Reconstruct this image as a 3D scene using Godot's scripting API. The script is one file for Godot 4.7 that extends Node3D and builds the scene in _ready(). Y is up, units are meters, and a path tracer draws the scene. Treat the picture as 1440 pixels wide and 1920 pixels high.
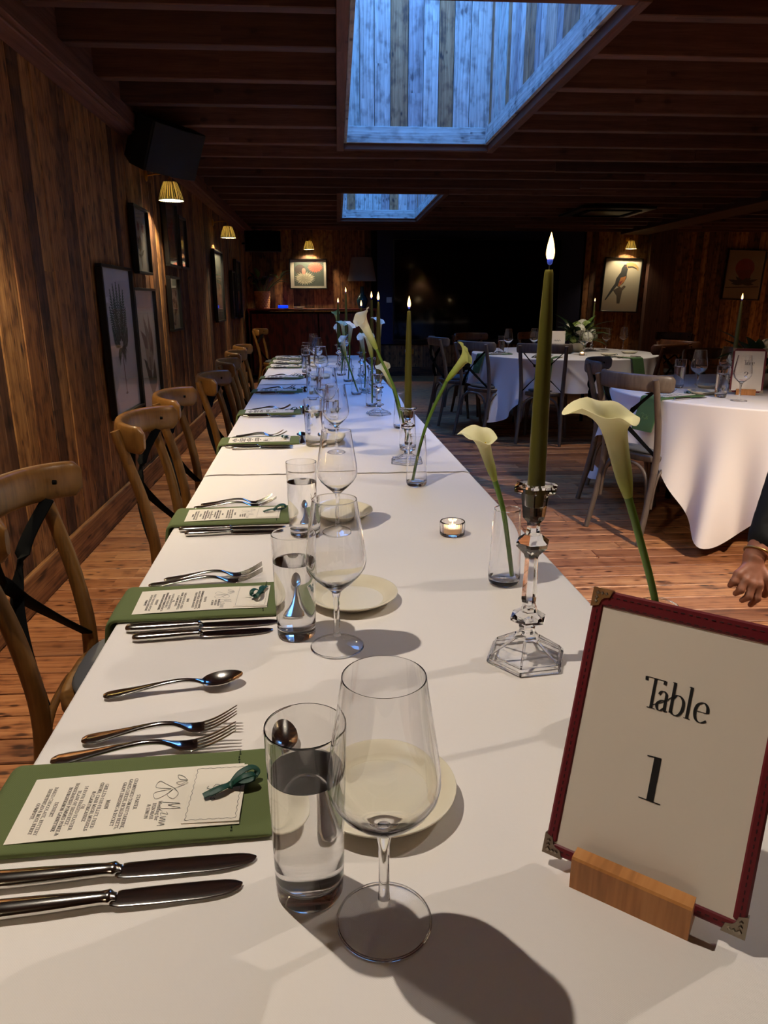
extends Node3D
# A long wedding table in a timber-lined dining room: everything is modelled in metres, y up, room axis along -z.

class MB:
	var v := PackedVector3Array()
	var n := PackedVector3Array()
	var u := PackedVector2Array()
	var ix := PackedInt32Array()
	var c := PackedColorArray()

	func tri(a: Vector3, b: Vector3, c: Vector3, ua := Vector2.ZERO, ub := Vector2.ZERO, uc := Vector2.ZERO) -> void:
		var nn := (b - a).cross(c - a).normalized()
		var k := v.size()
		v.append_array([a, b, c])
		n.append_array([nn, nn, nn])
		u.append_array([ua, ub, uc])
		ix.append_array([k, k + 2, k + 1])

	func quad(a: Vector3, b: Vector3, c: Vector3, d: Vector3, ua := Vector2(0, 0), ub := Vector2(1, 0), uc := Vector2(1, 1), ud := Vector2(0, 1)) -> void:
		tri(a, b, c, ua, ub, uc)
		tri(a, c, d, ua, uc, ud)

	# smooth surface over rows of points; outward is (next row) x (next column)
	func grid(P: Array, wrap := false, flip := false, us := 1.0, vs := 1.0, uo := Vector2.ZERO) -> void:
		var nv := P.size()
		var nu: int = P[0].size()
		var base := v.size()
		var cols := nu + 1 if wrap else nu
		var nor := PackedVector3Array()
		nor.resize(nv * cols)
		for j in nv:
			for i in cols:
				v.append(P[j][i % nu])
				u.append(uo + Vector2(us * i / float(cols - 1), vs * j / float(nv - 1)))
		for j in nv - 1:
			for i in cols - 1:
				var a := base + j * cols + i
				var b := a + cols
				var pa := v[a]
				var pb := v[b]
				var pc := v[b + 1]
				var pd := v[a + 1]
				var fn := (pc - pa).cross(pd - pb)
				if flip:
					fn = -fn
				nor[a - base] += fn
				nor[b - base] += fn
				nor[b + 1 - base] += fn
				nor[a + 1 - base] += fn
				if flip:
					ix.append_array([a, b, b + 1, a, b + 1, a + 1])
				else:
					ix.append_array([a, b + 1, b, a, a + 1, b + 1])
		for j in nv:
			if wrap:
				var s := nor[j * cols] + nor[j * cols + cols - 1]
				nor[j * cols] = s
				nor[j * cols + cols - 1] = s
			var same := true
			for i in range(1, nu):
				if not P[j][i].is_equal_approx(P[j][0]):
					same = false
					break
			if same:
				var t := Vector3.ZERO
				for i in cols:
					t += nor[j * cols + i]
				for i in cols:
					nor[j * cols + i] = t
		for k in nor.size():
			n.append(nor[k].normalized() if nor[k].length_squared() > 1e-30 else Vector3.UP)

	# solid of revolution: profile (radius, height) listed up the outside and down the inside; sharp corners split
	func lathe(prof: Array, segs := 32, at := Vector3.ZERO, sharp := 40.0, flat := false, first := 0, last := -1) -> void:
		if last < 0:
			last = prof.size() - 1
		var run := [first]
		for k in range(first, last):
			run.append(k + 1)
			var cut := k + 1 == last
			if not cut:
				var d0: Vector2 = (prof[k + 1] - prof[k]).normalized()
				var d1: Vector2 = (prof[k + 2] - prof[k + 1]).normalized()
				cut = absf(rad_to_deg(d0.angle_to(d1))) > sharp
			if cut or flat:
				var P := []
				for q in run:
					var row := PackedVector3Array()
					for i in segs:
						var t := TAU * i / segs
						row.append(at + Vector3(prof[q].x * cos(t), prof[q].y, prof[q].x * sin(t)))
					P.append(row)
				if flat:
					for i in segs:
						var i2 := (i + 1) % segs
						if P[0][i].distance_to(P[0][i2]) < 1e-6:
							tri(P[0][i], P[1][i], P[1][i2])
						elif P[1][i].distance_to(P[1][i2]) < 1e-6:
							tri(P[0][i], P[1][i], P[0][i2])
						else:
							quad(P[0][i], P[1][i], P[1][i2], P[0][i2])
				else:
					grid(P, true)
				run = [k + 1]

	# swept tube; radii may be Vector2 (across, along the second axis)
	func tube(pts: Array, rad: Array, segs := 10, up := Vector3.UP, capped := true, power := 1.0) -> void:
		var P := []
		var last_n := Vector3.ZERO
		for k in pts.size():
			var a: Vector3 = pts[maxi(k - 1, 0)]
			var b: Vector3 = pts[mini(k + 1, pts.size() - 1)]
			var T := (b - a).normalized()
			var N := up - T * up.dot(T)
			if N.length() < 0.05:
				N = Vector3.RIGHT - T * T.x
			N = N.normalized()
			if last_n != Vector3.ZERO and up == Vector3.ZERO:
				N = (last_n - T * last_n.dot(T)).normalized()
			last_n = N
			var B := N.cross(T)
			var r = rad[mini(k, rad.size() - 1)]
			var rn: float = r.y if r is Vector2 else r
			var rb: float = r.x if r is Vector2 else r
			var row := PackedVector3Array()
			for i in segs:
				var t := TAU * i / segs
				var c := cos(t)
				var s := sin(t)
				if power != 1.0:
					c = signf(c) * pow(absf(c), power)
					s = signf(s) * pow(absf(s), power)
				row.append(pts[k] + N * (rn * c) + B * (rb * s))
			P.append(row)
		grid(P, true)
		if capped:
			for e in [0, P.size() - 1]:
				for i in segs:
					var i2 := (i + 1) % segs
					if e == 0:
						tri(pts[0], P[0][i], P[0][i2])
					else:
						tri(pts[e], P[e][i2], P[e][i])

	func face(pts: Array, centre: Vector3, uva := Vector3.RIGHT, uvb := Vector3.UP, uo := Vector2.ZERO) -> void:
		var nn: Vector3 = (pts[1] - pts[0]).cross(pts[2] - pts[0])
		var mid := Vector3.ZERO
		for p in pts:
			mid += p
		mid /= pts.size()
		if nn.dot(mid - centre) < 0:
			pts = pts.duplicate()
			pts.reverse()
		for k in range(1, pts.size() - 1):
			tri(pts[0], pts[k], pts[k + 1], uo + Vector2(pts[0].dot(uva), pts[0].dot(uvb)), uo + Vector2(pts[k].dot(uva), pts[k].dot(uvb)), uo + Vector2(pts[k + 1].dot(uva), pts[k + 1].dot(uvb)))

	# chamfered box; along = axis of the grain (0 x, 1 y, 2 z); us/vs = texture repeats per metre across and along
	func box(c: Vector3, size: Vector3, bevel := 0.002, along := 1, us := 2.0, vs := 0.7, uo := Vector2.ZERO, xf := Transform3D()) -> void:
		var h := size * 0.5
		bevel = minf(bevel, minf(h.x, minf(h.y, h.z)) * 0.9)
		var ctr := xf * c
		var ax := [Vector3.RIGHT, Vector3.UP, Vector3.BACK]
		var vb: Vector3 = (xf.basis * ax[along]) * vs
		for a in 3:
			var b := (a + 1) % 3
			var d := (a + 2) % 3
			var across := b if b != along else d
			if a == along:
				across = b
			var ua: Vector3 = (xf.basis * ax[across]) * us
			var vv: Vector3 = vb if a != along else (xf.basis * ax[d]) * us
			for s in [-1.0, 1.0]:
				var pts := []
				for q in [[-1.0, -1.0], [1.0, -1.0], [1.0, 1.0], [-1.0, 1.0]]:
					pts.append(xf * (c + ax[a] * (h[a] * s) + ax[b] * ((h[b] - bevel) * q[0]) + ax[d] * ((h[d] - bevel) * q[1])))
				face(pts, ctr, ua, vv, uo)
			if bevel > 0:
				for s1 in [-1.0, 1.0]:
					for s2 in [-1.0, 1.0]:
						var e: Vector3 = ax[a] * (h[a] - bevel)
						var p1: Vector3 = c + ax[b] * (h[b] * s1) + ax[d] * ((h[d] - bevel) * s2)
						var p2: Vector3 = c + ax[b] * ((h[b] - bevel) * s1) + ax[d] * (h[d] * s2)
						face([xf * (p1 - e), xf * (p1 + e), xf * (p2 + e), xf * (p2 - e)], ctr, ua, vb, uo)
		if bevel > 0:
			for sx in [-1.0, 1.0]:
				for sy in [-1.0, 1.0]:
					for sz in [-1.0, 1.0]:
						var s3 := Vector3(sx, sy, sz)
						var k := c + h * s3
						face([xf * (k - Vector3(0, bevel * sy, bevel * sz)), xf * (k - Vector3(bevel * sx, 0, bevel * sz)), xf * (k - Vector3(bevel * sx, bevel * sy, 0))], ctr)

	# flat polygon (x, y) pushed to a thickness along z, front face towards +z
	func plate(poly: PackedVector2Array, z0: float, z1: float, xf := Transform3D(), us := 1.0) -> void:
		if Geometry2D.is_polygon_clockwise(poly):
			poly = poly.duplicate()
			poly.reverse()
		var t := Geometry2D.triangulate_polygon(poly)
		for k in range(0, t.size(), 3):
			var a := poly[t[k]]
			var b := poly[t[k + 1]]
			var c := poly[t[k + 2]]
			if (b - a).cross(c - a) < 0:
				var w := b
				b = c
				c = w
			tri(xf * Vector3(a.x, a.y, z1), xf * Vector3(b.x, b.y, z1), xf * Vector3(c.x, c.y, z1), a * us, b * us, c * us)
			tri(xf * Vector3(a.x, a.y, z0), xf * Vector3(c.x, c.y, z0), xf * Vector3(b.x, b.y, z0), a * us, c * us, b * us)
		for k in poly.size():
			var a := poly[k]
			var b := poly[(k + 1) % poly.size()]
			quad(xf * Vector3(a.x, a.y, z0), xf * Vector3(b.x, b.y, z0), xf * Vector3(b.x, b.y, z1), xf * Vector3(a.x, a.y, z1))

	# pen stroke on the plane z = z1 of xf, width by pen angle (thin across, thick down)
	func pen(pts: Array, thin: float, thick: float, xf := Transform3D(), z1 := 0.0004, power := 1.5) -> void:
		var L := PackedVector2Array()
		var R := PackedVector2Array()
		for k in pts.size():
			var d: Vector2 = (pts[mini(k + 1, pts.size() - 1)] - pts[maxi(k - 1, 0)]).normalized()
			var w: float = (thin + (thick - thin) * pow(absf(d.y), power)) * 0.5
			L.append(pts[k] + d.orthogonal() * w)
			R.append(pts[k] - d.orthogonal() * w)
		for k in pts.size() - 1:
			var q := [L[k], L[k + 1], R[k + 1], R[k]]
			var w3 := []
			for p in q:
				w3.append(xf * Vector3(p.x, p.y, z1))
			if (q[1] - q[0]).cross(q[2] - q[0]) < 0:
				w3.reverse()
			quad(w3[0], w3[1], w3[2], w3[3])

	func append(o: MB, xf: Transform3D) -> void:
		var k := v.size()
		var nb := xf.basis.inverse().transposed()
		for p in o.v:
			v.append(xf * p)
		for q in o.n:
			n.append((nb * q).normalized())
		u.append_array(o.u)
		for i in o.ix:
			ix.append(i + k)

	func mesh() -> ArrayMesh:
		var a := []
		a.resize(Mesh.ARRAY_MAX)
		a[Mesh.ARRAY_VERTEX] = v
		a[Mesh.ARRAY_NORMAL] = n
		a[Mesh.ARRAY_TEX_UV] = u
		a[Mesh.ARRAY_INDEX] = ix
		if c.size() == v.size():
			a[Mesh.ARRAY_COLOR] = c
		var m := ArrayMesh.new()
		m.add_surface_from_arrays(Mesh.PRIMITIVE_TRIANGLES, a)
		return m

# small software canvas for printed pictures
class Pic:
	var w: int
	var h: int
	var im: Image
	func _init(ww: int, hh: int, c: Color) -> void:
		w = ww
		h = hh
		im = Image.create(w, h, false, Image.FORMAT_RGB8)
		im.fill(c)
	func poly(p: PackedVector2Array, c: Color) -> void:
		var lo := p[0]
		var hi := p[0]
		for q in p:
			lo = lo.min(q)
			hi = hi.max(q)
		for y in range(maxi(0, int(lo.y)), mini(h, int(hi.y) + 1)):
			var xs := []
			for k in p.size():
				var a := p[k]
				var b := p[(k + 1) % p.size()]
				if (a.y <= y) != (b.y <= y):
					xs.append(a.x + (y - a.y) / (b.y - a.y) * (b.x - a.x))
			xs.sort()
			for k in range(0, xs.size() - 1, 2):
				var x0 := maxi(0, int(xs[k]))
				var x1 := mini(w, int(xs[k + 1]) + 1)
				if x1 > x0:
					im.fill_rect(Rect2i(x0, y, x1 - x0, 1), c)
	func leaf(a: Vector2, b: Vector2, wd: float, c: Color, bend := 0.0) -> void:
		var p := PackedVector2Array()
		var d := b - a
		var o := Vector2(-d.y, d.x)
		for s in [1.0, -1.0]:
			for k in 9:
				var t := k / 8.0 if s > 0 else 1.0 - k / 8.0
				p.append(a + d * t + o * (bend * sin(t * PI)) + o.normalized() * (s * wd * sin(pow(t, 0.8) * PI)))
		poly(p, c)
	func line(a: Vector2, b: Vector2, wd: float, c: Color) -> void:
		var o := (b - a).orthogonal().normalized() * wd * 0.5
		poly(PackedVector2Array([a + o, b + o, b - o, a - o]), c)
	func oval(m: Vector2, r: Vector2, c: Color) -> void:
		var p := PackedVector2Array()
		for k in 24:
			p.append(m + Vector2(cos(TAU * k / 24), sin(TAU * k / 24)) * r)
		poly(p, c)
	func tex() -> ImageTexture:
		return ImageTexture.create_from_image(im)

var used := {}
var M := {}
var rng := RandomNumberGenerator.new()
var noise := FastNoiseLite.new()

func numbered(s: String) -> String:
	used[s] = used.get(s, -1) + 1
	return s if used[s] == 0 else "%s_%03d" % [s, used[s]]

func tag(o: Node, label := "", category := "", group := "", kind := "") -> void:
	if label:
		o.set_meta("label", label)
	if category:
		o.set_meta("category", category)
	if group:
		o.set_meta("group", group)
	if kind:
		o.set_meta("kind", kind)

func thing(called: String, label: String, category: String, at := Vector3.ZERO, turn := 0.0, group := "") -> Node3D:
	var o := Node3D.new()
	o.name = numbered(called)
	add_child(o)
	o.position = at
	o.rotation.y = turn
	tag(o, label, category, group)
	return o

func part(called: String, mb, mat: Material, parent: Node) -> MeshInstance3D:
	var o := MeshInstance3D.new()
	o.name = called
	o.mesh = mb.mesh() if mb is MB else mb
	o.material_override = mat
	parent.add_child(o, true)
	return o

func solid(called: String, mb, mat: Material, label := "", category := "", group := "", kind := "") -> MeshInstance3D:
	var o := MeshInstance3D.new()
	o.name = numbered(called)
	o.mesh = mb.mesh() if mb is MB else mb
	o.material_override = mat
	add_child(o)
	tag(o, label, category, group, kind)
	return o

func dup(o: Node3D, base: String, at: Vector3, turn: float, label: String) -> Node3D:
	var c: Node3D = o.duplicate()
	c.name = numbered(base)
	add_child(c)
	c.position = at
	c.rotation = Vector3(0, turn, 0)
	c.set_meta("label", label)
	return c

func smooth(p: Array, per := 6) -> Array:
	var out := []
	for k in p.size() - 1:
		var a = p[maxi(k - 1, 0)]
		var b = p[k]
		var c = p[k + 1]
		var d = p[mini(k + 2, p.size() - 1)]
		for j in per:
			var t := j / float(per)
			out.append(0.5 * ((2.0 * b) + (c - a) * t + (2.0 * a - 5.0 * b + 4.0 * c - d) * t * t + (3.0 * b - a - 3.0 * c + d) * t * t * t))
	out.append(p[p.size() - 1])
	return out

func lerpf_list(a: Array, count: int) -> Array:
	var out := []
	for k in count:
		var f := k / float(count - 1) * (a.size() - 1)
		var i := mini(int(f), a.size() - 2)
		out.append(lerp(a[i], a[i + 1], f - i))
	return out

func text_mesh(s: String, font: String, height: float, depth := 0.0003, bold := 400) -> TextMesh:
	var t := TextMesh.new()
	var f := SystemFont.new()
	f.font_names = PackedStringArray([font])
	f.font_weight = bold
	t.font = f
	t.font_size = 48
	t.pixel_size = height / 34.0
	t.depth = depth
	t.curve_step = 1.5
	t.text = s
	return t

func _ready() -> void:
	# camera: phone held above the near end of the table, turned a little right of the room's axis and pitched down
	var cam := Camera3D.new()
	cam.name = "camera"
	add_child(cam)
	cam.position = Vector3(0, 1.25, 0)
	cam.rotation = Vector3(-deg_to_rad(16.608), -deg_to_rad(3.625), 0)
	cam.fov = 71.61
	cam.near = 0.05
	cam.far = 60.0
	cam.current = true
	var we := WorldEnvironment.new()
	we.name = "environment"
	var env := Environment.new()
	env.background_mode = Environment.BG_SKY
	var sky := Sky.new()
	var sm := ProceduralSkyMaterial.new()   # dusk: deep blue overhead, paler towards the horizon
	sm.sky_top_color = Color(0.24, 0.51, 0.90)
	sm.sky_horizon_color = Color(0.55, 0.78, 1.0)
	sm.sky_curve = 0.3
	sm.ground_bottom_color = Color(0.10, 0.12, 0.16)
	sm.ground_horizon_color = Color(0.22, 0.26, 0.34)
	sm.sky_energy_multiplier = 1.0
	sky.sky_material = sm
	env.sky = sky
	env.background_energy_multiplier = 13.0
	env.tonemap_mode = Environment.TONE_MAPPER_LINEAR
	env.tonemap_exposure = 1.0
	env.sdfgi_enabled = true
	env.ssao_enabled = true
	env.ssil_enabled = true
	we.environment = env
	add_child(we)
	make_materials()
	# large structure
	build_room()
	# lamps of the room: seen ones, unseen ones and added fill
	sconce(wall_at(5.65, 2.105, 0.004), PI / 2, 1.7, "brass wall lamp with pleated shade below the black speaker on left wall")
	sconce(wall_at(8.85, 2.105, 0.004), PI / 2, 1.9, "second brass wall lamp down the left wall, near the far corner")
	sconce(wall_at(2.45, 2.105, 0.004), PI / 2, 2.3, "unseen brass wall lamp lighting the left wall from just outside the picture")  # out of view; placed to light the near left wall and table edge
	sconce(wall_at(-0.75, 2.105, 0.004), PI / 2, 1.5, "unseen brass wall lamp on the left wall behind the camera")  # unseen, lights the near left side from behind the camera
	sconce(Vector3(-0.44, 2.20, WALL_Z + 0.004), 0.0, 1.7, "brass wall lamp above the framed flower picture over the sideboard")
	sconce(Vector3(4.87, 2.23, WALL_Z + 0.004), 0.0, 1.0, "small brass wall lamp above the toucan picture")
	unseen_spot(Vector3(-0.50, 2.24, -0.92), Vector3(0.1, 0.75, -0.95), 1.5, 68.0, Color(1.0, 0.95, 0.88), "unseen ceiling spotlight lighting the near table from its wall side, out of frame")  # unseen key spot, set so the glass shadows fall to the right
	unseen_spot(Vector3(1.55, 2.24, -1.25), Vector3(0.4, 0.6, -1.6), 0.8, 60.0, Color(1.0, 0.95, 0.89), "unseen ceiling spotlight over the aisle lighting the table from the right, out of frame")  # out of view; lights the near table from the right
	unseen_spot(Vector3(2.3, 2.26, -1.5), Vector3(1.65, 0.0, -2.6), 7.5, 38.0, Color(1.0, 0.92, 0.84), "unseen ceiling spotlight lighting the aisle floor, out of frame")  # out of view; brightens the aisle floor at right
	unseen_spot(Vector3(2.45, 2.465, -6.02), Vector3(2.3, 0.75, -6.6), 1.6, 43.0, Color(1.0, 0.94, 0.86), "unseen downlight between the joists, placed to light the farther round table")  # kept unseen above the joist bottoms, lights the farther round table
	sconce(Vector3(8.6, 2.105, -4.5), -PI / 2, 5.0, "added fill wall lamp on the far right wall outside the picture")  # added fill lamp off to the right, lifts the general ambient
	sconce(Vector3(8.6, 2.105, -10.5), -PI / 2, 5.0, "unseen farther wall lamp on the right wall, lighting the end wall")  # out of view; placed to light the right of the end wall
	sconce(Vector3(3.0, 2.105, 1.9), PI, 3.0, "added fill wall lamp on the wall behind the camera")  # added fill lamp behind the camera for more ambient light
	long_table()
	round_table(Vector3(2.24, 0, -7.12), 0.90, "farther round table beside the big dark screen", "white cloth on the farther round table with hydrangea bowl", PI / 4 + 0.15, 0.30)
	round_table(Vector3(2.52, 0, -4.02), 0.91, "nearer round table at the right edge with the number 2 sign", "white cloth with a hanging point on the nearer round table", PI / 4 - 0.06, 0.40)
	place_chairs()
	place_settings()
	place_centre()
	place_round_tables()
	place_back()
	place_pictures()
	person()

const ORD := ["nearest", "second nearest", "third nearest", "fourth nearest", "fifth nearest", "sixth nearest", "seventh nearest", "eighth nearest", "ninth nearest", "farthest"]

func place_chairs() -> void:
	var a := make_chair("oak", "")
	var lst := [[-0.410, -0.80], [-0.405, -1.46], [-0.390, -2.37], [-0.420, -2.97], [-0.390, -3.72], [-0.440, -4.62], [-0.500, -5.42], [-0.540, -6.12]]
	var lab := ["oak cross-back chair cut off by the bottom left corner of the picture", "large oak cross-back chair at left edge whose curved rail shows a black screw", "second fully visible oak chair along the wall side of the long table", "third oak cross-back chair down the wall side, below the framed leaf print", "fourth oak cross-back chair down the wall side of the long table", "fifth cross-back chair down the wall side, brown rail before the sixth", "sixth cross-back chair down the wall side of the long table", "last cross-back chair on the wall side beside the farthest settings"]
	for k in lst.size():
		var at := Vector3(lst[k][0], 0, lst[k][1])
		var turn: float = PI / 2 + AX + [0.0, 0.03, -0.03, 0.02, -0.04, 0.03, 0.0, -0.02][k]
		if k == 0:
			a.position = at
			a.rotation.y = turn
			a.set_meta("label", lab[0])
			a.set_meta("group", "chairs along the wall side of the long table")
		else:
			dup(a, "cross_back_chair", at, turn, lab[k])
	var e := dup(a, "cross_back_chair", Vector3(-0.78, 0, -9.7), PI / 2 - 0.15, "lone oak chair standing past the table end before the sideboard")
	e.remove_meta("group")
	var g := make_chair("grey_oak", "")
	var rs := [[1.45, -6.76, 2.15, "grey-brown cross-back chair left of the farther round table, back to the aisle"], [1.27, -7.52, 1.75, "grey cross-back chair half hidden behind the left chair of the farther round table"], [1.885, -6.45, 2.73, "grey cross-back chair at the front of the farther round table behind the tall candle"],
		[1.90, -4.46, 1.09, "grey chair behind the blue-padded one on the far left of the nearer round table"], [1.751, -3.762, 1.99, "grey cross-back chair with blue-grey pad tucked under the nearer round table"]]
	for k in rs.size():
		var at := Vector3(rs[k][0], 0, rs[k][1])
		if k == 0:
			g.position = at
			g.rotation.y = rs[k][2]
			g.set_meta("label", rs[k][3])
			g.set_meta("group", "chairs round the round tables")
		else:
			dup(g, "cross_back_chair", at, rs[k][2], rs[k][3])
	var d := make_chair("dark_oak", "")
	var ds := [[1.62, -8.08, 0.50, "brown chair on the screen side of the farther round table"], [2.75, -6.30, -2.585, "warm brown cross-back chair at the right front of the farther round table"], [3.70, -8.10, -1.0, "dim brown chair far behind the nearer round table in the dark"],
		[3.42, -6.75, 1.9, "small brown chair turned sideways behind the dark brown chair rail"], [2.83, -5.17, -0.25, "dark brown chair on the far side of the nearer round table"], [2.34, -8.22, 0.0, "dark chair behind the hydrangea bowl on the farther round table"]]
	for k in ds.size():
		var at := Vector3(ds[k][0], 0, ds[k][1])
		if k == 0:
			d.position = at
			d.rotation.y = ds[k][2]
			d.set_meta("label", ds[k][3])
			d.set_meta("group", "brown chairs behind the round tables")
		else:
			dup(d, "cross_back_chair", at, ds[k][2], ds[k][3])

var cm := {}
func steel(called: String, label: String, group: String) -> Node3D:
	var o := thing(called, label, "spoon" if "spoon" in called else ("fork" if "fork" in called else "knife"), Vector3.ZERO, 0.0, group)
	if "knife" in called:
		part("handle", cm[called + "_handle"], M.steel, o)
		part("blade", cm[called + "_blade"], M.steel, o)
	else:
		part("silver_" + ("spoon" if "spoon" in called else "fork"), cm[called], M.steel, o)
	return o

func place_settings() -> void:
	cm = cutlery_meshes()
	rng.seed = 5
	var zc := [-0.63, -1.14, -1.645, -2.585, -3.285, -4.09, -4.81, -5.59, -5.98, -6.42]
	var nap := napkin(0.275, 0.0, "napkin")
	tag(nap, "", "", "green napkins on the long table")
	var men := menu_card(0.45, "a")
	var men2 := menu_card(-1.9, "b")
	for m in [men, men2]:
		tag(m, "", "", "menus on the long table's napkins")
	var proto := {}
	for q in ["dinner_fork", "starter_fork", "dinner_knife", "starter_knife", "dessert_spoon"]:
		proto[q] = steel(q, "", {"dinner_fork": "large forks on the long table", "starter_fork": "small forks on the long table", "dinner_knife": "large knives on the long table", "starter_knife": "small knives on the long table", "dessert_spoon": "dessert spoons on the long table"}[q])
	var pl := bread_plate()
	tag(pl, "", "", "cream bread plates on the long table")
	for i in zc.size():
		var z: float = zc[i]
		var y := ty(z)
		var xl := tcx(z) - 0.4
		var w: String = ORD[i]
		var j := func(s: float) -> float: return rng.randf_range(-s, s)
		var put := func(o: Node3D, called: String, at: Vector3, turn: float, label: String) -> Node3D:
			if i == 0:
				o.position = at
				o.rotation = Vector3(0, turn, 0)
				o.set_meta("label", label)
				return o
			return dup(o, called, at, turn, label)
		put.call(nap, "napkin", Vector3(xl + 0.002, y + 0.0003, z + 0.003), 0.055 + j.call(0.012), "folded green napkin under the %s menu on the long table" % w)
		var mz: float = z + (0.004 if i == 0 else j.call(0.004))
		var mt: float = 0.06 + j.call(0.012)
		if i == 0:
			put.call(men, "menu_card", Vector3(xl + 0.135, y + 0.0092, mz), mt, "printed menu with dark green ribbon, nearest of the row of menus")
		elif i == 1:
			men2.position = Vector3(xl + 0.133, y + 0.0092, mz)
			men2.rotation.y = mt
			men2.set_meta("label", "second nearest menu, its green ribbon bow standing in loops")
		else:
			dup(men if i % 2 == 0 else men2, "menu_card", Vector3(xl + 0.133, y + 0.0092, mz), mt, "%s menu in the row on the long table's green napkins" % w)
		put.call(proto.dinner_fork, "dinner_fork", Vector3(xl + 0.126 + j.call(0.006), y, z - 0.0895), 0.10 + j.call(0.03), "larger fork beside the %s green napkin on the long table" % w)
		put.call(proto.starter_fork, "starter_fork", Vector3(xl + 0.128 + j.call(0.006), y, z - 0.126 + 0.008 * mini(i, 1)), 0.12 + j.call(0.03), "smaller fork, outer of the pair beyond the %s green napkin" % w)
		put.call(proto.dinner_knife, "dinner_knife", Vector3(xl + 0.145 + j.call(0.006), y, z + 0.092), 0.075 + j.call(0.012), "larger knife next to the %s green napkin on the long table" % w)
		put.call(proto.starter_knife, "starter_knife", Vector3(xl + 0.152 + j.call(0.006), y, z + 0.124), 0.08 + j.call(0.02), "smaller knife, outer of the pair before the %s green napkin" % w)
		put.call(proto.dessert_spoon, "dessert_spoon", Vector3(xl + 0.286, y, z - 0.036), PI / 2 + 0.10 + j.call(0.04), "dessert spoon lying behind the tumbler at the %s place setting" % w)
		put.call(pl, "bread_plate", Vector3(xl + 0.388, y, z + 0.008 + j.call(0.006)), 0.0, "cream bread plate at the %s place setting of the long table" % w)
	dup(proto.dessert_spoon, "dessert_spoon", Vector3(-0.2255, 0.75, -0.857), 0.16, "spoon lying alone on the cloth between the two nearest settings")
	# stemmed glasses and tumblers
	var wg := wine_glass(true)
	tag(wg, "", "", "wine glasses on the long table")
	var ws := [[0.030, -0.473], [-0.009, -0.970], [-0.007, -1.524], [-0.011, -2.39], [-0.047, -3.0], [-0.105, -4.417], [-0.155, -5.43], [-0.184, -5.70], [-0.203, -6.05]]
	for i in ws.size():
		var at := Vector3(ws[i][0], ty(ws[i][1]) + 0.0004, ws[i][1])
		var l: String = "empty stemmed wine glass, %s of the row on the long table" % (ORD[i] if i < 8 else "farthest")
		if i == 0:
			wg.position = at
			wg.set_meta("label", "large empty wine glass in the foreground overlapping the nearest water tumbler")
		else:
			dup(wg, "wine_glass", at, 0.4 * i, l)
	var tb := tumbler(true)
	tag(tb, "", "", "water tumblers on the long table")
	var ts := [[-0.033, -0.51], [-0.072, -1.013], [-0.066, -1.524 + 0.02], [-0.091, -2.507], [-0.030, -2.78], [-0.133, -3.701], [-0.229, -5.17], [-0.244, -5.56], [-0.258, -5.97]]
	for i in ts.size():
		var at := Vector3(ts[i][0], ty(ts[i][1]) + 0.0004, ts[i][1])
		if i == 2:
			at.x -= 0.018
		var l: String = "tumbler of water, %s of the tumblers on the long table" % (ORD[i] if i < 8 else "farthest")
		if i == 0:
			tb.position = at
			tb.set_meta("label", l)
		else:
			dup(tb, "water_tumbler", at, 0.7 * i, l)

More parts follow.
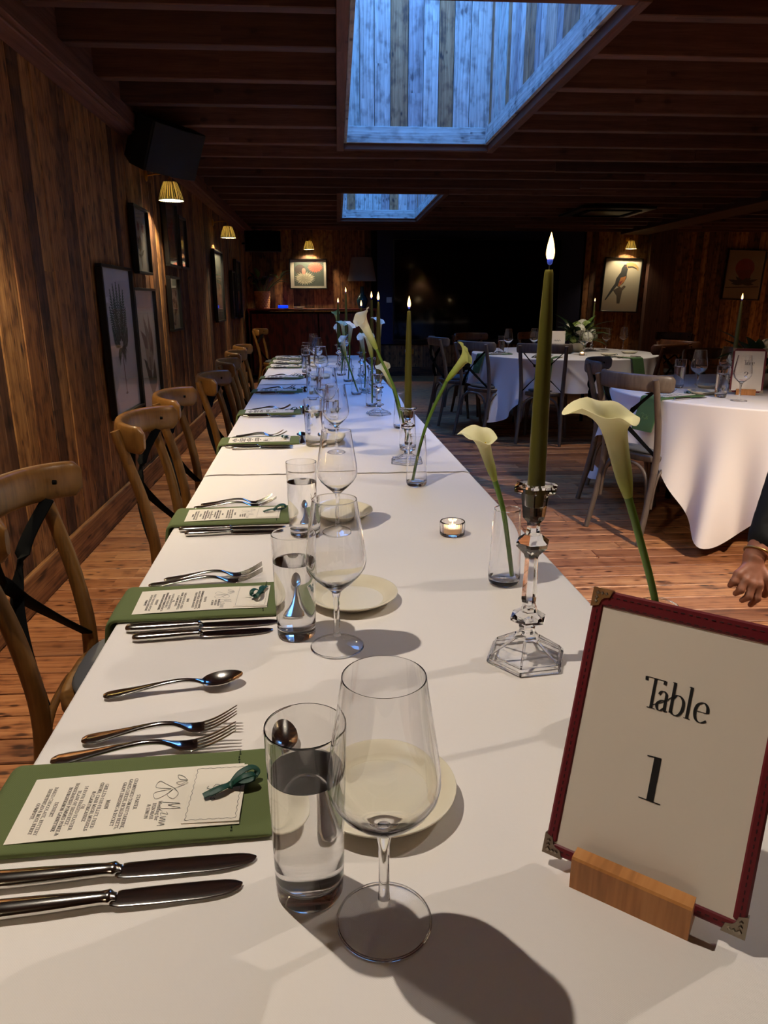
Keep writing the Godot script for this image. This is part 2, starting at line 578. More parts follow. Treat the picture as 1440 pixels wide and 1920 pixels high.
func place_centre() -> void:
	# glass candlesticks with olive tapers: x, z, holder height, flame-foot height, label bits
	var cs := [[0.264, -0.914, 0.262, 1.286, "tall faceted glass candlestick in the foreground behind the table 1 sign", "large lit olive taper candle in the foreground, right of the table's middle"],
		[0.216, -2.218, 0.175, 1.219, "short glass candlestick beside the second calla vase, past the tealight", "lit olive taper on the second candlestick, in front of the dark screen"],
		[0.179, -3.217, 0.182, 1.241, "clear glass candlestick in the blue-lit middle of the long table", "lit olive taper among the lily cluster, front one of a touching pair"],
		[0.186, -4.0, 0.195, 1.252, "glass candlestick just behind the lily cluster's front candlestick", "lit taper almost hidden behind the front one of the touching pair"],
		[0.146, -4.5, 0.19, 1.206, "glass candlestick with wide top behind the middle lilies", "short lit candle whose flame stands before the blue lamp base"],
		[0.066, -5.6, 0.262, 1.300, "tall glass candlestick at the far end amid the white lilies", "tallest far candle, its flame above the lily cluster at left"],
		[0.006, -5.30, 0.19, 1.224, "glass candlestick leftmost among the far lilies", "thin lit candle leftmost of the far flames, over the pale green lily"]]
	for i in cs.size():
		var q = cs[i]
		var c := candlestick(q[2])
		tag(c, q[4], "", "glass candlesticks on the long table")
		c.position = Vector3(q[0], ty(q[1]) + 0.0003, q[1])
		c.rotation.y = 0.15 + 0.3 * i
		var fy: float = ty(q[1]) + 0.2315 * q[2] / 0.262
		var d := candle(q[3] - fy, "wax_olive", 0.010)
		tag(d, q[5], "", "olive tapers on the long table")
		d.position = Vector3(q[0], fy + 0.0003, q[1])
		d.rotation = Vector3(0, i * 1.0, 0.0)
		if i == 0:
			d.rotation.z = 0.004
	tealight(Vector3(0.246, 0.7503, -1.485), "lit white tealight candle inside the ribbed glass on the near cloth", "small ribbed glass tealight holder alone in the middle of the near cloth", 0.004)
	# vases
	var va := bud_vase(0.142)
	tag(va, "", "", "bud vases on the long table")
	var vs := [[0.297, -1.20, "clear bud vase beside the tall foreground candlestick, holding a calla"], [0.214, -1.93, "clear bud vase near the first cloth seam, holding the leaning green calla"], [0.248, -2.849, "clear bud vase behind the second candlestick on the table's right"], [0.236, -2.43, "clear bud vase right behind the second candlestick"], [0.160, -3.472, "clear bud vase by the front candlestick of the lily cluster"], [0.097, -3.925, "clear bud vase of the front left lily in the blue-lit cluster"], [0.060, -4.562, "clear bud vase behind the front left lily of the cluster"], [0.150, -4.112, "clear bud vase in the middle of the lily cluster"], [0.026, -5.951, "far bud vase left of the lily cluster near the table end"], [0.385, -0.775, "bud vase hidden behind the burgundy table 1 sign"], [0.046, -6.25, "farthest bud vase at the end of the long table"], [0.200, -3.80, "bud vase behind the touching pair of candles"], [0.018, -4.95, "bud vase of the leftmost cream calla in the cluster"]]
	for i in vs.size():
		var at = Vector3(vs[i][0], ty(vs[i][1]) + 0.0003, vs[i][1])
		if i == 0:
			va.position = at
			va.set_meta("label", vs[0][2])
		else:
			dup(va, "bud_vase", at, i * 0.5, vs[i][2])
	# callas
	lily([Vector3(0.312, 0.764, -1.20), Vector3(0.301, 0.83, -1.20), Vector3(0.289, 0.892, -1.20), Vector3(0.272, 0.945, -1.20)], Vector3(-0.33, 0.94, 0.05), Vector3(0.75, -0.1, 0.65), 0.88, "lily_cream", "cream calla lily left of the tall candle, in the nearest visible vase")
	lily([Vector3(0.203, 0.764, -1.93), Vector3(0.222, 0.86, -1.93), Vector3(0.248, 0.945, -1.93), Vector3(0.292, 1.04, -1.93)], Vector3(0.62, 0.78, 0.0), Vector3(0.6, -0.5, 0.5), 0.90, "lily_green", "yellow-green calla lily leaning right over the aisle on a long stem")
	lily([Vector3(0.397, 0.764, -0.775), Vector3(0.396, 0.84, -0.78), Vector3(0.380, 0.905, -0.78), Vector3(0.352, 0.985, -0.78), Vector3(0.335, 1.03, -0.78)], Vector3(-0.30, 0.95, 0.05), Vector3(0.9, 0.1, 0.35), 1.06, "lily_cream", "large cream calla lily rising behind the table 1 sign at right")
	for q in [[[Vector3(0.105, 0.768, -3.925), Vector3(0.071, 0.869, -3.925), Vector3(0.041, 0.960, -3.925)], Vector3(-0.170, 0.985, 0), Vector3(-0.6, 0, 0.8), 0.95, "lily_white", "white calla with bluish lip, front left of the lily cluster"],
		[[Vector3(0.062, 0.768, -4.562), Vector3(0.071, 0.906, -4.562), Vector3(0.072, 0.997, -4.562)], Vector3(0.1, 0.995, 0), Vector3(0.8, 0, 0.6), 1.1, "lily_white", "large upright white calla behind the front left lily of the cluster"],
		[[Vector3(0.150, 0.768, -4.112), Vector3(0.154, 0.865, -4.112), Vector3(0.148, 0.957, -4.112)], Vector3(-0.177, 0.984, 0), Vector3(-0.5, 0, 0.8), 1.0, "lily_white", "blue-tinted white calla in the middle of the lily cluster"],
		[[Vector3(0.162, 0.768, -3.472), Vector3(0.163, 0.887, -3.472), Vector3(0.161, 0.988, -3.472)], Vector3(-0.171, 0.985, 0), Vector3(0.5, 0, 0.8), 1.05, "lily_cream", "creamy calla right of the blue-tinted one in the cluster"],
		[[Vector3(0.252, 0.768, -2.849), Vector3(0.234, 0.845, -2.849), Vector3(0.217, 0.913, -2.849)], Vector3(-0.414, 0.910, 0), Vector3(0.2, 0.1, 0.9), 0.95, "lily_cream", "calla drooping left just beside the second candlestick"],
		[[Vector3(0.240, 0.768, -2.43), Vector3(0.194, 0.950, -2.43), Vector3(0.147, 1.052, -2.43), Vector3(0.129, 1.093, -2.43)], Vector3(-0.462, 0.887, 0), Vector3(-0.6, 0, 0.7), 1.15, "lily_white", "largest white calla of the cluster, on a long slanting stem"],
		[[Vector3(0.030, 0.768, -5.951), Vector3(0.028, 0.866, -5.951), Vector3(0.020, 0.938, -5.951)], Vector3(-0.242, 0.970, 0), Vector3(-0.6, 0, 0.7), 1.15, "lily_white", "far left bluish calla near the end of the long table"],
		[[Vector3(0.050, 0.768, -6.25), Vector3(0.030, 0.913, -6.25), Vector3(0.010, 1.037, -6.25)], Vector3(-0.193, 0.981, 0), Vector3(0.3, 0, 0.9), 1.15, "lily_green", "small pale green calla highest at the far left of the cluster"],
		[[Vector3(0.200, 0.768, -3.80), Vector3(0.209, 0.923, -3.80), Vector3(0.216, 1.051, -3.80)], Vector3(0.003, 1, 0), Vector3(0.7, 0, 0.6), 1.0, "lily_white", "bluish calla peeping out behind the touching pair of candles"],
		[[Vector3(0.020, 0.768, -4.95), Vector3(0.037, 0.912, -4.95), Vector3(0.042, 1.004, -4.95)], Vector3(-0.093, 0.996, 0), Vector3(0.7, 0, 0.6), 1.0, "lily_cream", "yellow-edged calla between the two left lilies of the cluster"]]:
		lily(q[0], q[1], q[2], q[3], q[4], q[5])
	table_sign("burgundy framed table number 1 sign with metal corners in the foreground", "wooden block holding the table number 1 sign", Vector3(0.2490, 0.7502, -0.4790), -deg_to_rad(37.8), deg_to_rad(20.5), 0.168, 0.247, 1, "burgundy", -0.0035)

func place_round_tables() -> void:
	var y := 0.7506
	# shared kinds
	var wg: Node3D
	var tb: Node3D
	var pl: Node3D
	for c in get_children():
		if c.name == "wine_glass":
			wg = c
		elif c.name == "water_tumbler":
			tb = c
		elif c.name == "bread_plate":
			pl = c
	for q in [[2.052, -3.99, "wine glass left of the water tumblers on the nearer round table"], [2.07, -3.57, "wine glass just left of the number 2 sign"], [2.368, -4.27, "wine glass behind the candlestick on the nearer round table"], [1.674, -7.08, "wine glass leftmost on the farther round table, above its left napkin"], [1.966, -7.21, "wine glass partly behind the tall olive candle on the farther table"], [2.777, -7.40, "wine glass right of the farther table's candlestick"], [3.0, -7.5, "wine glass rightmost on the farther round table"], [2.32, -6.75, "wine glass before the hydrangea bowl on the farther table"]]:
		dup(wg, "wine_glass", Vector3(q[0], y, q[1]), 0.0, q[2]).set_meta("group", "wine glasses on the round tables")
	for q in [[2.02, -4.15, "water tumbler farther from the sign on the nearer round table"], [2.045, -3.71, "half full water tumbler just left of the number 2 sign"], [1.589, -7.01, "tumbler leftmost on the farther round table"]]:
		dup(tb, "water_tumbler", Vector3(q[0], y, q[1]), 0.0, q[2]).set_meta("group", "tumblers on the round tables")
	for q in [[2.20, -4.14, "bread plate behind the left wine glass on the nearer round table"], [2.02, -3.86, "bread plate between the tumblers on the nearer round table"], [2.55, -6.7, "bread plate at the front of the farther round table"], [2.85, -6.95, "bread plate at the right of the farther round table"]]:
		dup(pl, "bread_plate", Vector3(q[0], y - 0.0004, q[1]), 0.0, q[2]).set_meta("group", "bread plates on the round tables")
	# napkins hanging over the edges, local -x points outwards
	var np := napkin(0.30, 0.0, "napkin_dark", 0.16, 0.145, true, 0.045)
	tag(np, "", "", "green napkins on the round tables")
	var first := true
	var m: Node3D
	for c in get_children():
		if c.name == "menu_card_001" or c.name == "menu_card":
			m = c
	for q in [[2.52, -4.02, 0.914, 159.0, "green napkin with pale monogram hanging over the nearer round table's edge", "monogrammed napkin of the nearer round table"], [2.52, -4.02, 0.914, 196.0, "green napkin under the forks at the back left of the nearer round table", "back left napkin of the nearer round table"], [2.24, -7.12, 0.904, 164.0, "green napkin hanging at the left edge of the farther round table", "leftmost napkin of the farther round table"], [2.24, -7.12, 0.904, 117.0, "green napkin hanging at the front of the farther round table behind a chair", "front napkin of the farther round table"], [2.24, -7.12, 0.904, 62.0, "green napkin at the right front of the farther round table behind a brown chair", "right front napkin of the farther round table"]]:
		var a := deg_to_rad(q[3])          # direction of the edge, from +x towards +z
		var out := Vector3(cos(a), 0, sin(a))
		var at: Vector3 = Vector3(q[0], y, q[1]) + out * q[2]
		var turn: float = atan2(out.z, -out.x)
		if first:
			np.position = at
			np.rotation.y = turn
			np.set_meta("label", q[4])
			first = false
		else:
			dup(np, "napkin", at, turn, q[4]).set_meta("group", "green napkins on the round tables")
		var b2 := Basis(Vector3.UP, turn)
		dup(m, "menu_card", at + b2 * Vector3(0.15, 0.0090, 0), turn, "menu lying on the " + q[5]).set_meta("group", "menus on the round tables")
		for e in [["dinner_fork", -0.10, "fork beside the "], ["starter_fork", -0.13, "smaller fork beside the "], ["dinner_knife", 0.105, "knife beside the "]]:
			var o := steel(e[0], e[2] + q[5], "cutlery on the round tables")
			o.position = at + b2 * Vector3(0.16, 0.0, e[1])
			o.rotation.y = turn
	# candles and flowers
	for q in [[2.255, -4.00, 0.21, 1.244, "glass candlestick on the nearer round table beside the number 2 sign", "pale green lit taper on the nearer round table at right"], [2.627, -7.41, 0.20, 1.229, "slim glass candlestick on the farther round table, right of the flowers", "thin lit green taper on the farther round table, left of the toucan picture"]]:
		var c := candlestick(q[2])
		tag(c, q[4], "", "candlesticks on the round tables")
		c.position = Vector3(q[0], y, q[1])
		var fy: float = y + 0.2315 * q[2] / 0.262
		var d := candle(q[3] - fy, "wax_green", 0.010)
		tag(d, q[5], "", "tapers on the round tables")
		d.position = Vector3(q[0], fy + 0.0003, q[1])
	tealight(Vector3(2.30, y, -6.72), "lit tealight candle on the farther round table", "glass tealight holder at the front of the farther round table", 0.004)
	flower_bowl(Vector3(2.42, y, -7.22), "loose arrangement of green hydrangea and white flowers on the farther table", "white bowl under the hydrangea arrangement on the farther round table", 31, 0.22, 1.15)
	flower_bowl(Vector3(2.50, y, -4.15), "white rose and green foliage arrangement on the nearer round table", "white bowl under the rose arrangement on the nearer round table", 57, 0.85, 1.0)
	table_sign("small white number 2 sign with burgundy edge on the nearer round table", "dark wooden block holding the number 2 sign", Vector3(2.235, y, -3.80), -deg_to_rad(24), deg_to_rad(12), 0.168, 0.24, 2, "burgundy")
	var o := thing("folded_card", "small white card standing before the hydrangeas on the farther table", "card", Vector3(2.14, y, -7.0), -0.25)
	var b := MB.new()
	b.box(Vector3(0, 0.11, 0), Vector3(0.15, 0.21, 0.003), 0.0005, 1, 1, 1, Vector2.ZERO, Transform3D(Basis(Vector3.RIGHT, -0.2), Vector3.ZERO))
	part("card", b, M.sign_paper, o)
	b = MB.new()
	b.pen(smooth([Vector2(-0.03, 0.12), Vector2(-0.02, 0.13), Vector2(-0.012, 0.118), Vector2(0.0, 0.13), Vector2(0.01, 0.118), Vector2(0.02, 0.13), Vector2(0.03, 0.12)], 4), 0.002, 0.004, Transform3D(Basis(Vector3.RIGHT, -0.2), Vector3.ZERO), 0.0022)
	part("script_lettering", b, M.ink, o)

func place_back() -> void:
	sideboard()
	potted_plant(Vector3(-1.21, 1.12, WALL_Z + 0.26))
	table_lamp(Vector3(0.41, 1.12, WALL_Z + 0.25))
	var o := thing("charging_box", "small box glowing bright blue on the sideboard beside the basket", "device", Vector3(-0.88, 1.12, WALL_Z + 0.28))
	var b := MB.new()
	b.box(Vector3(0, 0.03, 0), Vector3(0.16, 0.05, 0.10), 0.008)
	part("screen_glow", b, M.blue_screen, o)
	b = MB.new()
	b.box(Vector3(0, 0.004, 0), Vector3(0.17, 0.008, 0.11), 0.002)
	b.tube([Vector3(-0.05, 0.05, 0), Vector3(-0.07, 0.075, 0.0)], [0.01, 0.006], 8, Vector3.RIGHT)
	part("base", b, M.black_metal, o)
	var l := omni(o, Vector3(0, 0.035, 0.09), Color(0.1, 0.4, 1.0), 0.006, 0.04, 4.0)
	l.name = "glow_light"
	o = thing("small_dish", "little pale dish on the sideboard right of the blue glowing box", "dish", Vector3(-0.62, 1.12, WALL_Z + 0.3))
	b = MB.new()
	b.lathe([Vector2(0, 0), Vector2(0.05, 0), Vector2(0.09, 0.025), Vector2(0.086, 0.027), Vector2(0.05, 0.006), Vector2(0, 0.005)], 28)
	part("dish_body", b, M.china, o)
	o = thing("television", "huge dark wall screen on the navy panel of the end wall", "television", Vector3(2.33, 1.40, WALL_Z + 0.085))
	b = MB.new()
	b.box(Vector3(0, 0, 0), Vector3(2.80, 1.62, 0.05), 0.006)
	part("bezel", b, M.black_frame, o)
	b = MB.new()
	b.box(Vector3(0, 0.004, 0.024), Vector3(2.76, 1.57, 0.006), 0.001)
	part("screen_glass", b, M.tv_glass, o)
	o = thing("wall_television", "small black screen hanging in the far left corner under the ceiling", "television", Vector3(-1.10, 2.10, WALL_Z + 0.9), 0.10)
	b = MB.new()
	b.box(Vector3.ZERO, Vector3(0.54, 0.30, 0.05), 0.006)
	part("bezel", b, M.black_frame, o)
	b = MB.new()
	b.box(Vector3(0, 0.002, 0.024), Vector3(0.52, 0.28, 0.006), 0.001)
	part("screen_glass", b, M.tv_glass, o)
	b = MB.new()
	b.tube([Vector3(0, 0, -0.02), Vector3(0, 0.0, -0.2), Vector3(-0.2, 0.0, -0.45), Vector3(-0.36, 0, -0.46)], [0.015], 8)
	part("bracket", b, M.black_metal, o)
	for q in [["light_switch", "white switch plate on the navy panel left of the big screen", "switch", Vector3(0.87, 1.255, WALL_Z + 0.03), 0.088, 0.088], ["wall_socket", "white socket plate on the navy panel below the switch", "socket", Vector3(1.04, 0.70, WALL_Z + 0.03), 0.15, 0.088]]:
		o = thing(q[0], q[1], q[2], q[3])
		b = MB.new()
		b.box(Vector3.ZERO, Vector3(q[4], q[5], 0.01), 0.003)
		part("plate", b, M.white_plastic, o)
		b = MB.new()
		b.box(Vector3(0, 0, 0.006), Vector3(0.022, 0.03, 0.006), 0.002)
		part("rocker", b, M.white_plastic, o)
	o = thing("power_plug", "white plug with hanging lead in the boards under the navy panel", "plug", Vector3(1.17, 0.41, WALL_Z + 0.004))
	b = MB.new()
	b.box(Vector3(0.05, 0.0, 0.006), Vector3(0.15, 0.09, 0.012), 0.003)
	part("socket_plate", b, M.brass, o)
	b = MB.new()
	b.box(Vector3(0, 0.01, 0.035), Vector3(0.055, 0.055, 0.045), 0.01)
	part("plug_body", b, M.white_plastic, o)
	b = MB.new()
	b.tube(smooth([Vector3(0, -0.01, 0.045), Vector3(0.0, -0.10, 0.05), Vector3(0.01, -0.25, 0.04), Vector3(0.0, -0.385, 0.05), Vector3(0.1, -0.402, 0.06)], 5), [0.004], 8, Vector3.RIGHT)
	part("lead", b, M.white_plastic, o)
	speaker(Transform3D(Basis(Vector3.UP, 1.05) * Basis(Vector3.RIGHT, 0.42), wall_at(5.05, 2.15, 0.34)), Vector3(0.47, 0.29, 0.27), "large black wedge-shaped speaker under the ceiling on the left wall")

func place_pictures() -> void:
	var L := Basis(Vector3.UP, PI / 2 + 0.018)
	var fl := [["palm tree botanical print, left of the big pair on the left wall", 4.505, 1.012, 0.655, 0.865, art_palm()], ["broad leaf plant print, right of the big pair low on the left wall", 5.14, 0.915, 0.60, 0.83, art_leafplant()],
		["small framed flower print above the leaf plant print", 5.22, 1.635, 0.40, 0.43, art_flower(Color(0.45, 0.15, 0.12), Color(0.22, 0.26, 0.18), Color(0.62, 0.60, 0.55), 3)],
		["red-toned framed print below the nearer wall lamp, left of a pair", 6.27, 1.765, 0.47, 0.51, art_flower(Color(0.60, 0.10, 0.08), Color(0.24, 0.18, 0.14), Color(0.36, 0.30, 0.26), 4)],
		["narrow framed print on the right of the pair under the wall lamp", 6.72, 1.73, 0.34, 0.43, art_flower(Color(0.5, 0.2, 0.12), Color(0.22, 0.2, 0.14), Color(0.38, 0.32, 0.27), 5)],
		["small framed print of dark seed pods under the red-toned print", 6.19, 1.222, 0.40, 0.43, art_flower(Color(0.24, 0.19, 0.14), Color(0.30, 0.26, 0.18), Color(0.74, 0.68, 0.54), 6)],
		["tall framed print under the farther wall lamp on the left wall", 8.86, 1.405, 0.70, 0.80, art_flower(Color(0.32, 0.34, 0.28), Color(0.20, 0.24, 0.18), Color(0.40, 0.42, 0.37), 7)],
		["framed print third from the far corner on the left wall", 10.22, 1.32, 0.36, 0.62, art_flower(Color(0.3, 0.3, 0.26), Color(0.2, 0.22, 0.18), Color(0.44, 0.44, 0.40), 8)],
		["last framed print on the left wall beside the sideboard", 10.85, 1.40, 0.55, 0.80, art_flower(Color(0.3, 0.34, 0.26), Color(0.2, 0.24, 0.18), Color(0.40, 0.42, 0.36), 9)]]
	for q in fl:
		picture("framed_print", q[0], Transform3D(L, wall_at(q[1], q[2], 0.016)), q[3], q[4], q[5])
	picture("framed_print", "framed picture of pale and coral dahlias above the sideboard", Transform3D(Basis(), Vector3(-0.465, 1.665, WALL_Z + 0.012)), 0.62, 0.475, art_dahlia())
	picture("framed_print", "framed toucan picture on the far end wall at right", Transform3D(Basis(Vector3.BACK, -0.03), Vector3(4.82, 1.495, WALL_Z + 0.012)), 0.66, 0.88, art_toucan())
	picture("framed_print", "dim framed parrot picture near the right edge of the end wall", Transform3D(Basis(Vector3.BACK, -0.03), Vector3(6.95, 1.665, WALL_Z + 0.012)), 0.68, 0.82, art_parrot())
	picture("framed_print", "small dim frame cut by the picture's right edge beside the parrot", Transform3D(Basis(), Vector3(7.62, 1.53, WALL_Z + 0.012)), 0.36, 0.38, art_flower(Color(0.3, 0.1, 0.08), Color(0.2, 0.18, 0.12), Color(0.3, 0.26, 0.22), 12))

# ---------------------------------------------------------------- materials
func mat(key: String, c: Color, rough := 0.6, metal := 0.0) -> StandardMaterial3D:
	var m := StandardMaterial3D.new()
	m.resource_name = key
	m.albedo_color = c
	m.roughness = rough
	m.metallic = metal
	M[key] = m
	return m

func fast(freq: float, sd: int, oct := 3) -> FastNoiseLite:
	var f := FastNoiseLite.new()
	f.noise_type = FastNoiseLite.TYPE_SIMPLEX_SMOOTH
	f.frequency = freq
	f.seed = sd
	f.fractal_octaves = oct
	return f

# sawn softwood: grain along the image's height, with rings, pores, knots and weather stains
func wood_image(sd: int, w: int, h: int, dark: Color, mid: Color, pale: Color, knots: int, stain: float) -> ImageTexture:
	var r := RandomNumberGenerator.new()
	r.seed = sd
	var coarse := fast(0.012, sd).get_image(w, maxi(h / 16, 4))
	coarse.resize(w, h, Image.INTERPOLATE_CUBIC)
	var fine := fast(0.23, sd + 1).get_image(w, maxi(h / 24, 4))
	fine.resize(w, h, Image.INTERPOLATE_BILINEAR)
	var blot := fast(0.009, sd + 2, 4).get_image(w, h)
	var ks := []
	for k in knots:
		ks.append([r.randf_range(0, w), r.randf_range(0, h), r.randf_range(5, 13)])
	var cd := coarse.get_data()
	var fd := fine.get_data()
	var bd := blot.get_data()
	var sc := cd.size() / (w * h)
	var sf := fd.size() / (w * h)
	var sb := bd.size() / (w * h)
	var out := PackedByteArray()
	out.resize(w * h * 3)
	for y in h:
		for x in w:
			var i := y * w + x
			var wx := x + 0.0
			var kd := 0.0
			for q in ks:
				var dx: float = (x - q[0])
				var dy: float = (y - q[1]) * 0.55
				if absf(dx) < 60 and absf(dy) < 60:
					var d2: float = (dx * dx + dy * dy) / (q[2] * q[2])
					var e := exp(-d2 * 0.35)
					wx += dx * e * 1.5
					kd = maxf(kd, exp(-d2 * 1.6))
			var c := cd[i * sc] / 255.0
			var f := fd[i * sf] / 255.0
			var b := bd[i * sb] / 255.0
			var ring := 0.5 + 0.5 * sin(wx * 0.21 + c * 10.0)
			var t := 0.50 + 0.20 * (ring - 0.5) + 0.42 * (f - 0.5) + 0.34 * (c - 0.5)
			t -= stain * 0.8 * (smoothstep(0.35, 0.95, b) - 0.3)
			t = clampf(t - kd * 0.75, 0.0, 1.0)
			var col := dark.lerp(mid, t * 2.0) if t < 0.5 else mid.lerp(pale, t * 2.0 - 1.0)
			out[i * 3] = int(clampf(col.r, 0, 1) * 255)
			out[i * 3 + 1] = int(clampf(col.g, 0, 1) * 255)
			out[i * 3 + 2] = int(clampf(col.b, 0, 1) * 255)
	return ImageTexture.create_from_image(Image.create_from_data(w, h, false, Image.FORMAT_RGB8, out))

func textured(key: String, tex: Texture2D, tint: Color, rough: float, tri := 0.0) -> StandardMaterial3D:
	var m := mat(key, tint, rough)
	m.albedo_texture = tex
	if tri > 0:
		m.uv1_triplanar = true
		m.uv1_scale = Vector3.ONE * tri
	return m

func weave(n: int, sd: int, amp: float) -> ImageTexture:
	var im := fast(0.05, sd, 3).get_image(n, n, false, false, true)
	var d := im.get_data()
	var s := d.size() / (n * n)
	var out := PackedByteArray()
	out.resize(n * n)
	for y in n:
		for x in n:
			var t := 0.5 + 0.25 * sin(x * TAU / 4.0) * (1 if (y / 2) % 2 == 0 else -1) + amp * (d[(y * n + x) * s] / 255.0 - 0.5)
			out[y * n + x] = int(clampf(t, 0, 1) * 255)
	return ImageTexture.create_from_image(Image.create_from_data(n, n, false, Image.FORMAT_L8, out))

func make_materials() -> void:
	var pine := wood_image(11, 512, 1024, Color(0.24, 0.15, 0.09), Color(0.58, 0.40, 0.25), Color(0.80, 0.61, 0.42), 16, 0.45)
	var pine2 := wood_image(29, 512, 1024, Color(0.20, 0.14, 0.11), Color(0.51, 0.38, 0.28), Color(0.74, 0.60, 0.48), 8, 0.55)
	var floor_tex := wood_image(47, 512, 1024, Color(0.32, 0.19, 0.12), Color(0.75, 0.52, 0.35), Color(0.90, 0.71, 0.53), 26, 0.25)
	var drift := wood_image(83, 512, 1024, Color(0.42, 0.37, 0.35), Color(0.72, 0.67, 0.63), Color(0.92, 0.89, 0.86), 12, 0.4)
	var oak := wood_image(63, 256, 512, Color(0.26, 0.18, 0.10), Color(0.50, 0.37, 0.22), Color(0.62, 0.48, 0.31), 0, 0.15)
	var beam := wood_image(53, 256, 1024, Color(0.30, 0.20, 0.15), Color(0.44, 0.31, 0.25), Color(0.56, 0.42, 0.35), 5, 0.12)
	var tints := [Color(0.94, 0.90, 0.82), Color(0.78, 0.70, 0.62), Color(1.0, 0.99, 0.90), Color(0.62, 0.54, 0.49), Color(0.86, 0.80, 0.72)]
	for k in 5:
		textured("wall_%d" % k, pine if k % 2 == 0 else pine2, tints[k], 0.62)
		textured("joist_%d" % k, beam, [Color(0.94, 0.88, 0.86), Color(0.80, 0.72, 0.70), Color(0.88, 0.80, 0.76), Color(0.72, 0.66, 0.66), Color(0.98, 0.92, 0.92)][k], 0.7)
		textured("floor_%d" % k, floor_tex, Color(1, 1, 1).lerp(Color(tints[k].r, tints[k].g * 0.97, tints[k].b * 0.95), 0.7), 0.42)
		textured("shaft_%d" % k, drift if k != 2 else pine, [Color(1, 1, 1), Color(0.86, 0.84, 0.86), Color(1, 1, 1), Color(0.95, 1.0, 1.0), Color(1.0, 0.92, 0.84)][k], 0.65)
	textured("oak", oak, Color(0.87, 0.80, 0.66), 0.33, 2.6)
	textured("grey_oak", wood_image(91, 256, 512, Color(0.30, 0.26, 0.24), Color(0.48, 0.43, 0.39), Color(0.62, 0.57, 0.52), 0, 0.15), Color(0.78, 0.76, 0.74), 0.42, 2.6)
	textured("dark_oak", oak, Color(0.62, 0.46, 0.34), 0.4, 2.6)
	textured("beech", wood_image(77, 128, 256, Color(0.60, 0.40, 0.22), Color(0.78, 0.55, 0.33), Color(0.84, 0.63, 0.42), 0, 0.0), Color(0.97, 0.93, 0.86), 0.45, 6.0)
	textured("mahogany", pine2, Color(0.78, 0.33, 0.25), 0.35)
	mat("black_gap", Color(0.05, 0.035, 0.03), 0.95)
	var wv := weave(256, 5, 0.5)
	var cloth := mat("cloth", Color(0.92, 0.895, 0.875), 0.88)
	cloth.heightmap_enabled = true
	cloth.heightmap_texture = wv
	cloth.heightmap_scale = 0.02
	cloth.uv1_triplanar = true
	cloth.uv1_scale = Vector3.ONE * 8.0
	for g in [["napkin", Color(0.375, 0.42, 0.25)], ["napkin_dark", Color(0.27, 0.39, 0.22)], ["seat_fabric", Color(0.36, 0.36, 0.36)]]:
		var m := mat(g[0], g[1], 0.92)
		m.heightmap_enabled = true
		m.heightmap_texture = wv
		m.heightmap_scale = 0.03
		m.uv1_triplanar = true
		m.uv1_scale = Vector3.ONE * 7.0
	mat("stitch", Color(0.08, 0.14, 0.06), 0.9)
	mat("monogram", Color(0.52, 0.68, 0.42), 0.8)
	mat("paper", Color(0.93, 0.895, 0.83), 0.75)
	mat("sign_paper", Color(0.90, 0.86, 0.80), 0.35)
	mat("ink", Color(0.03, 0.035, 0.05), 0.6)
	mat("grey_ink", Color(0.30, 0.27, 0.25), 0.7)
	mat("ribbon", Color(0.015, 0.25, 0.19), 0.55)
	mat("steel", Color(0.80, 0.79, 0.77), 0.13, 1.0)
	mat("pewter", Color(0.62, 0.58, 0.52), 0.3, 1.0)
	mat("brass", Color(0.78, 0.58, 0.26), 0.28, 1.0)
	mat("china", Color(0.91, 0.875, 0.78), 0.18)
	mat("wax_olive", Color(0.30, 0.29, 0.075), 0.42)
	mat("wax_green", Color(0.37, 0.38, 0.19), 0.45)
	var ww := mat("wax_white", Color(0.95, 0.90, 0.80), 0.5)
	ww.backlight_enabled = true
	ww.backlight = Color(0.7, 0.6, 0.4)
	mat("wick", Color(0.02, 0.02, 0.02), 0.9)
	var fl := mat("flame", Color(1, 0.9, 0.7), 0.5)
	fl.emission_enabled = true
	fl.emission = Color(1.0, 0.78, 0.46)
	fl.emission_energy_multiplier = 5.0
	var fb := mat("flame_base", Color(0.2, 0.3, 0.9), 0.5)
	fb.emission_enabled = true
	fb.emission = Color(0.35, 0.5, 1.0)
	fb.emission_energy_multiplier = 0.12
	var gl := mat("glass", Color(1, 1, 1, 0.0), 0.0)
	gl.refraction_enabled = true
	gl.refraction_scale = 0.05
	gl.transparency = BaseMaterial3D.TRANSPARENCY_ALPHA
	var wa := mat("water", Color(1, 1, 1, 0.0), 0.0)
	wa.refraction_enabled = true
	wa.refraction_scale = 0.033
	wa.transparency = BaseMaterial3D.TRANSPARENCY_ALPHA
	var tp := mat("thin_glass", Color(1, 1, 1, 0.03), 0.02)
	tp.transparency = BaseMaterial3D.TRANSPARENCY_ALPHA
	var pn := mat("pane", Color(1, 1, 1, 0.03), 0.03)
	pn.transparency = BaseMaterial3D.TRANSPARENCY_ALPHA
	mat("stem_green", Color(0.34, 0.47, 0.14), 0.45)
	for q in [["lily_white", Color(0.95, 0.94, 0.82), Color(0.85, 0.85, 0.66)], ["lily_cream", Color(0.93, 0.90, 0.58), Color(0.85, 0.82, 0.42)], ["lily_green", Color(0.58, 0.66, 0.16), Color(0.45, 0.55, 0.12)]]:
		var m := mat(q[0], Color(1, 1, 1), 0.5)
		m.vertex_color_use_as_albedo = true
		m.backlight_enabled = true
		m.backlight = Color(0.75, 0.75, 0.75)
	mat("spadix", Color(0.85, 0.72, 0.15), 0.7)
	mat("burgundy", Color(0.40, 0.01, 0.085), 0.5)
	mat("burgundy_thread", Color(0.20, 0.01, 0.035), 0.7)
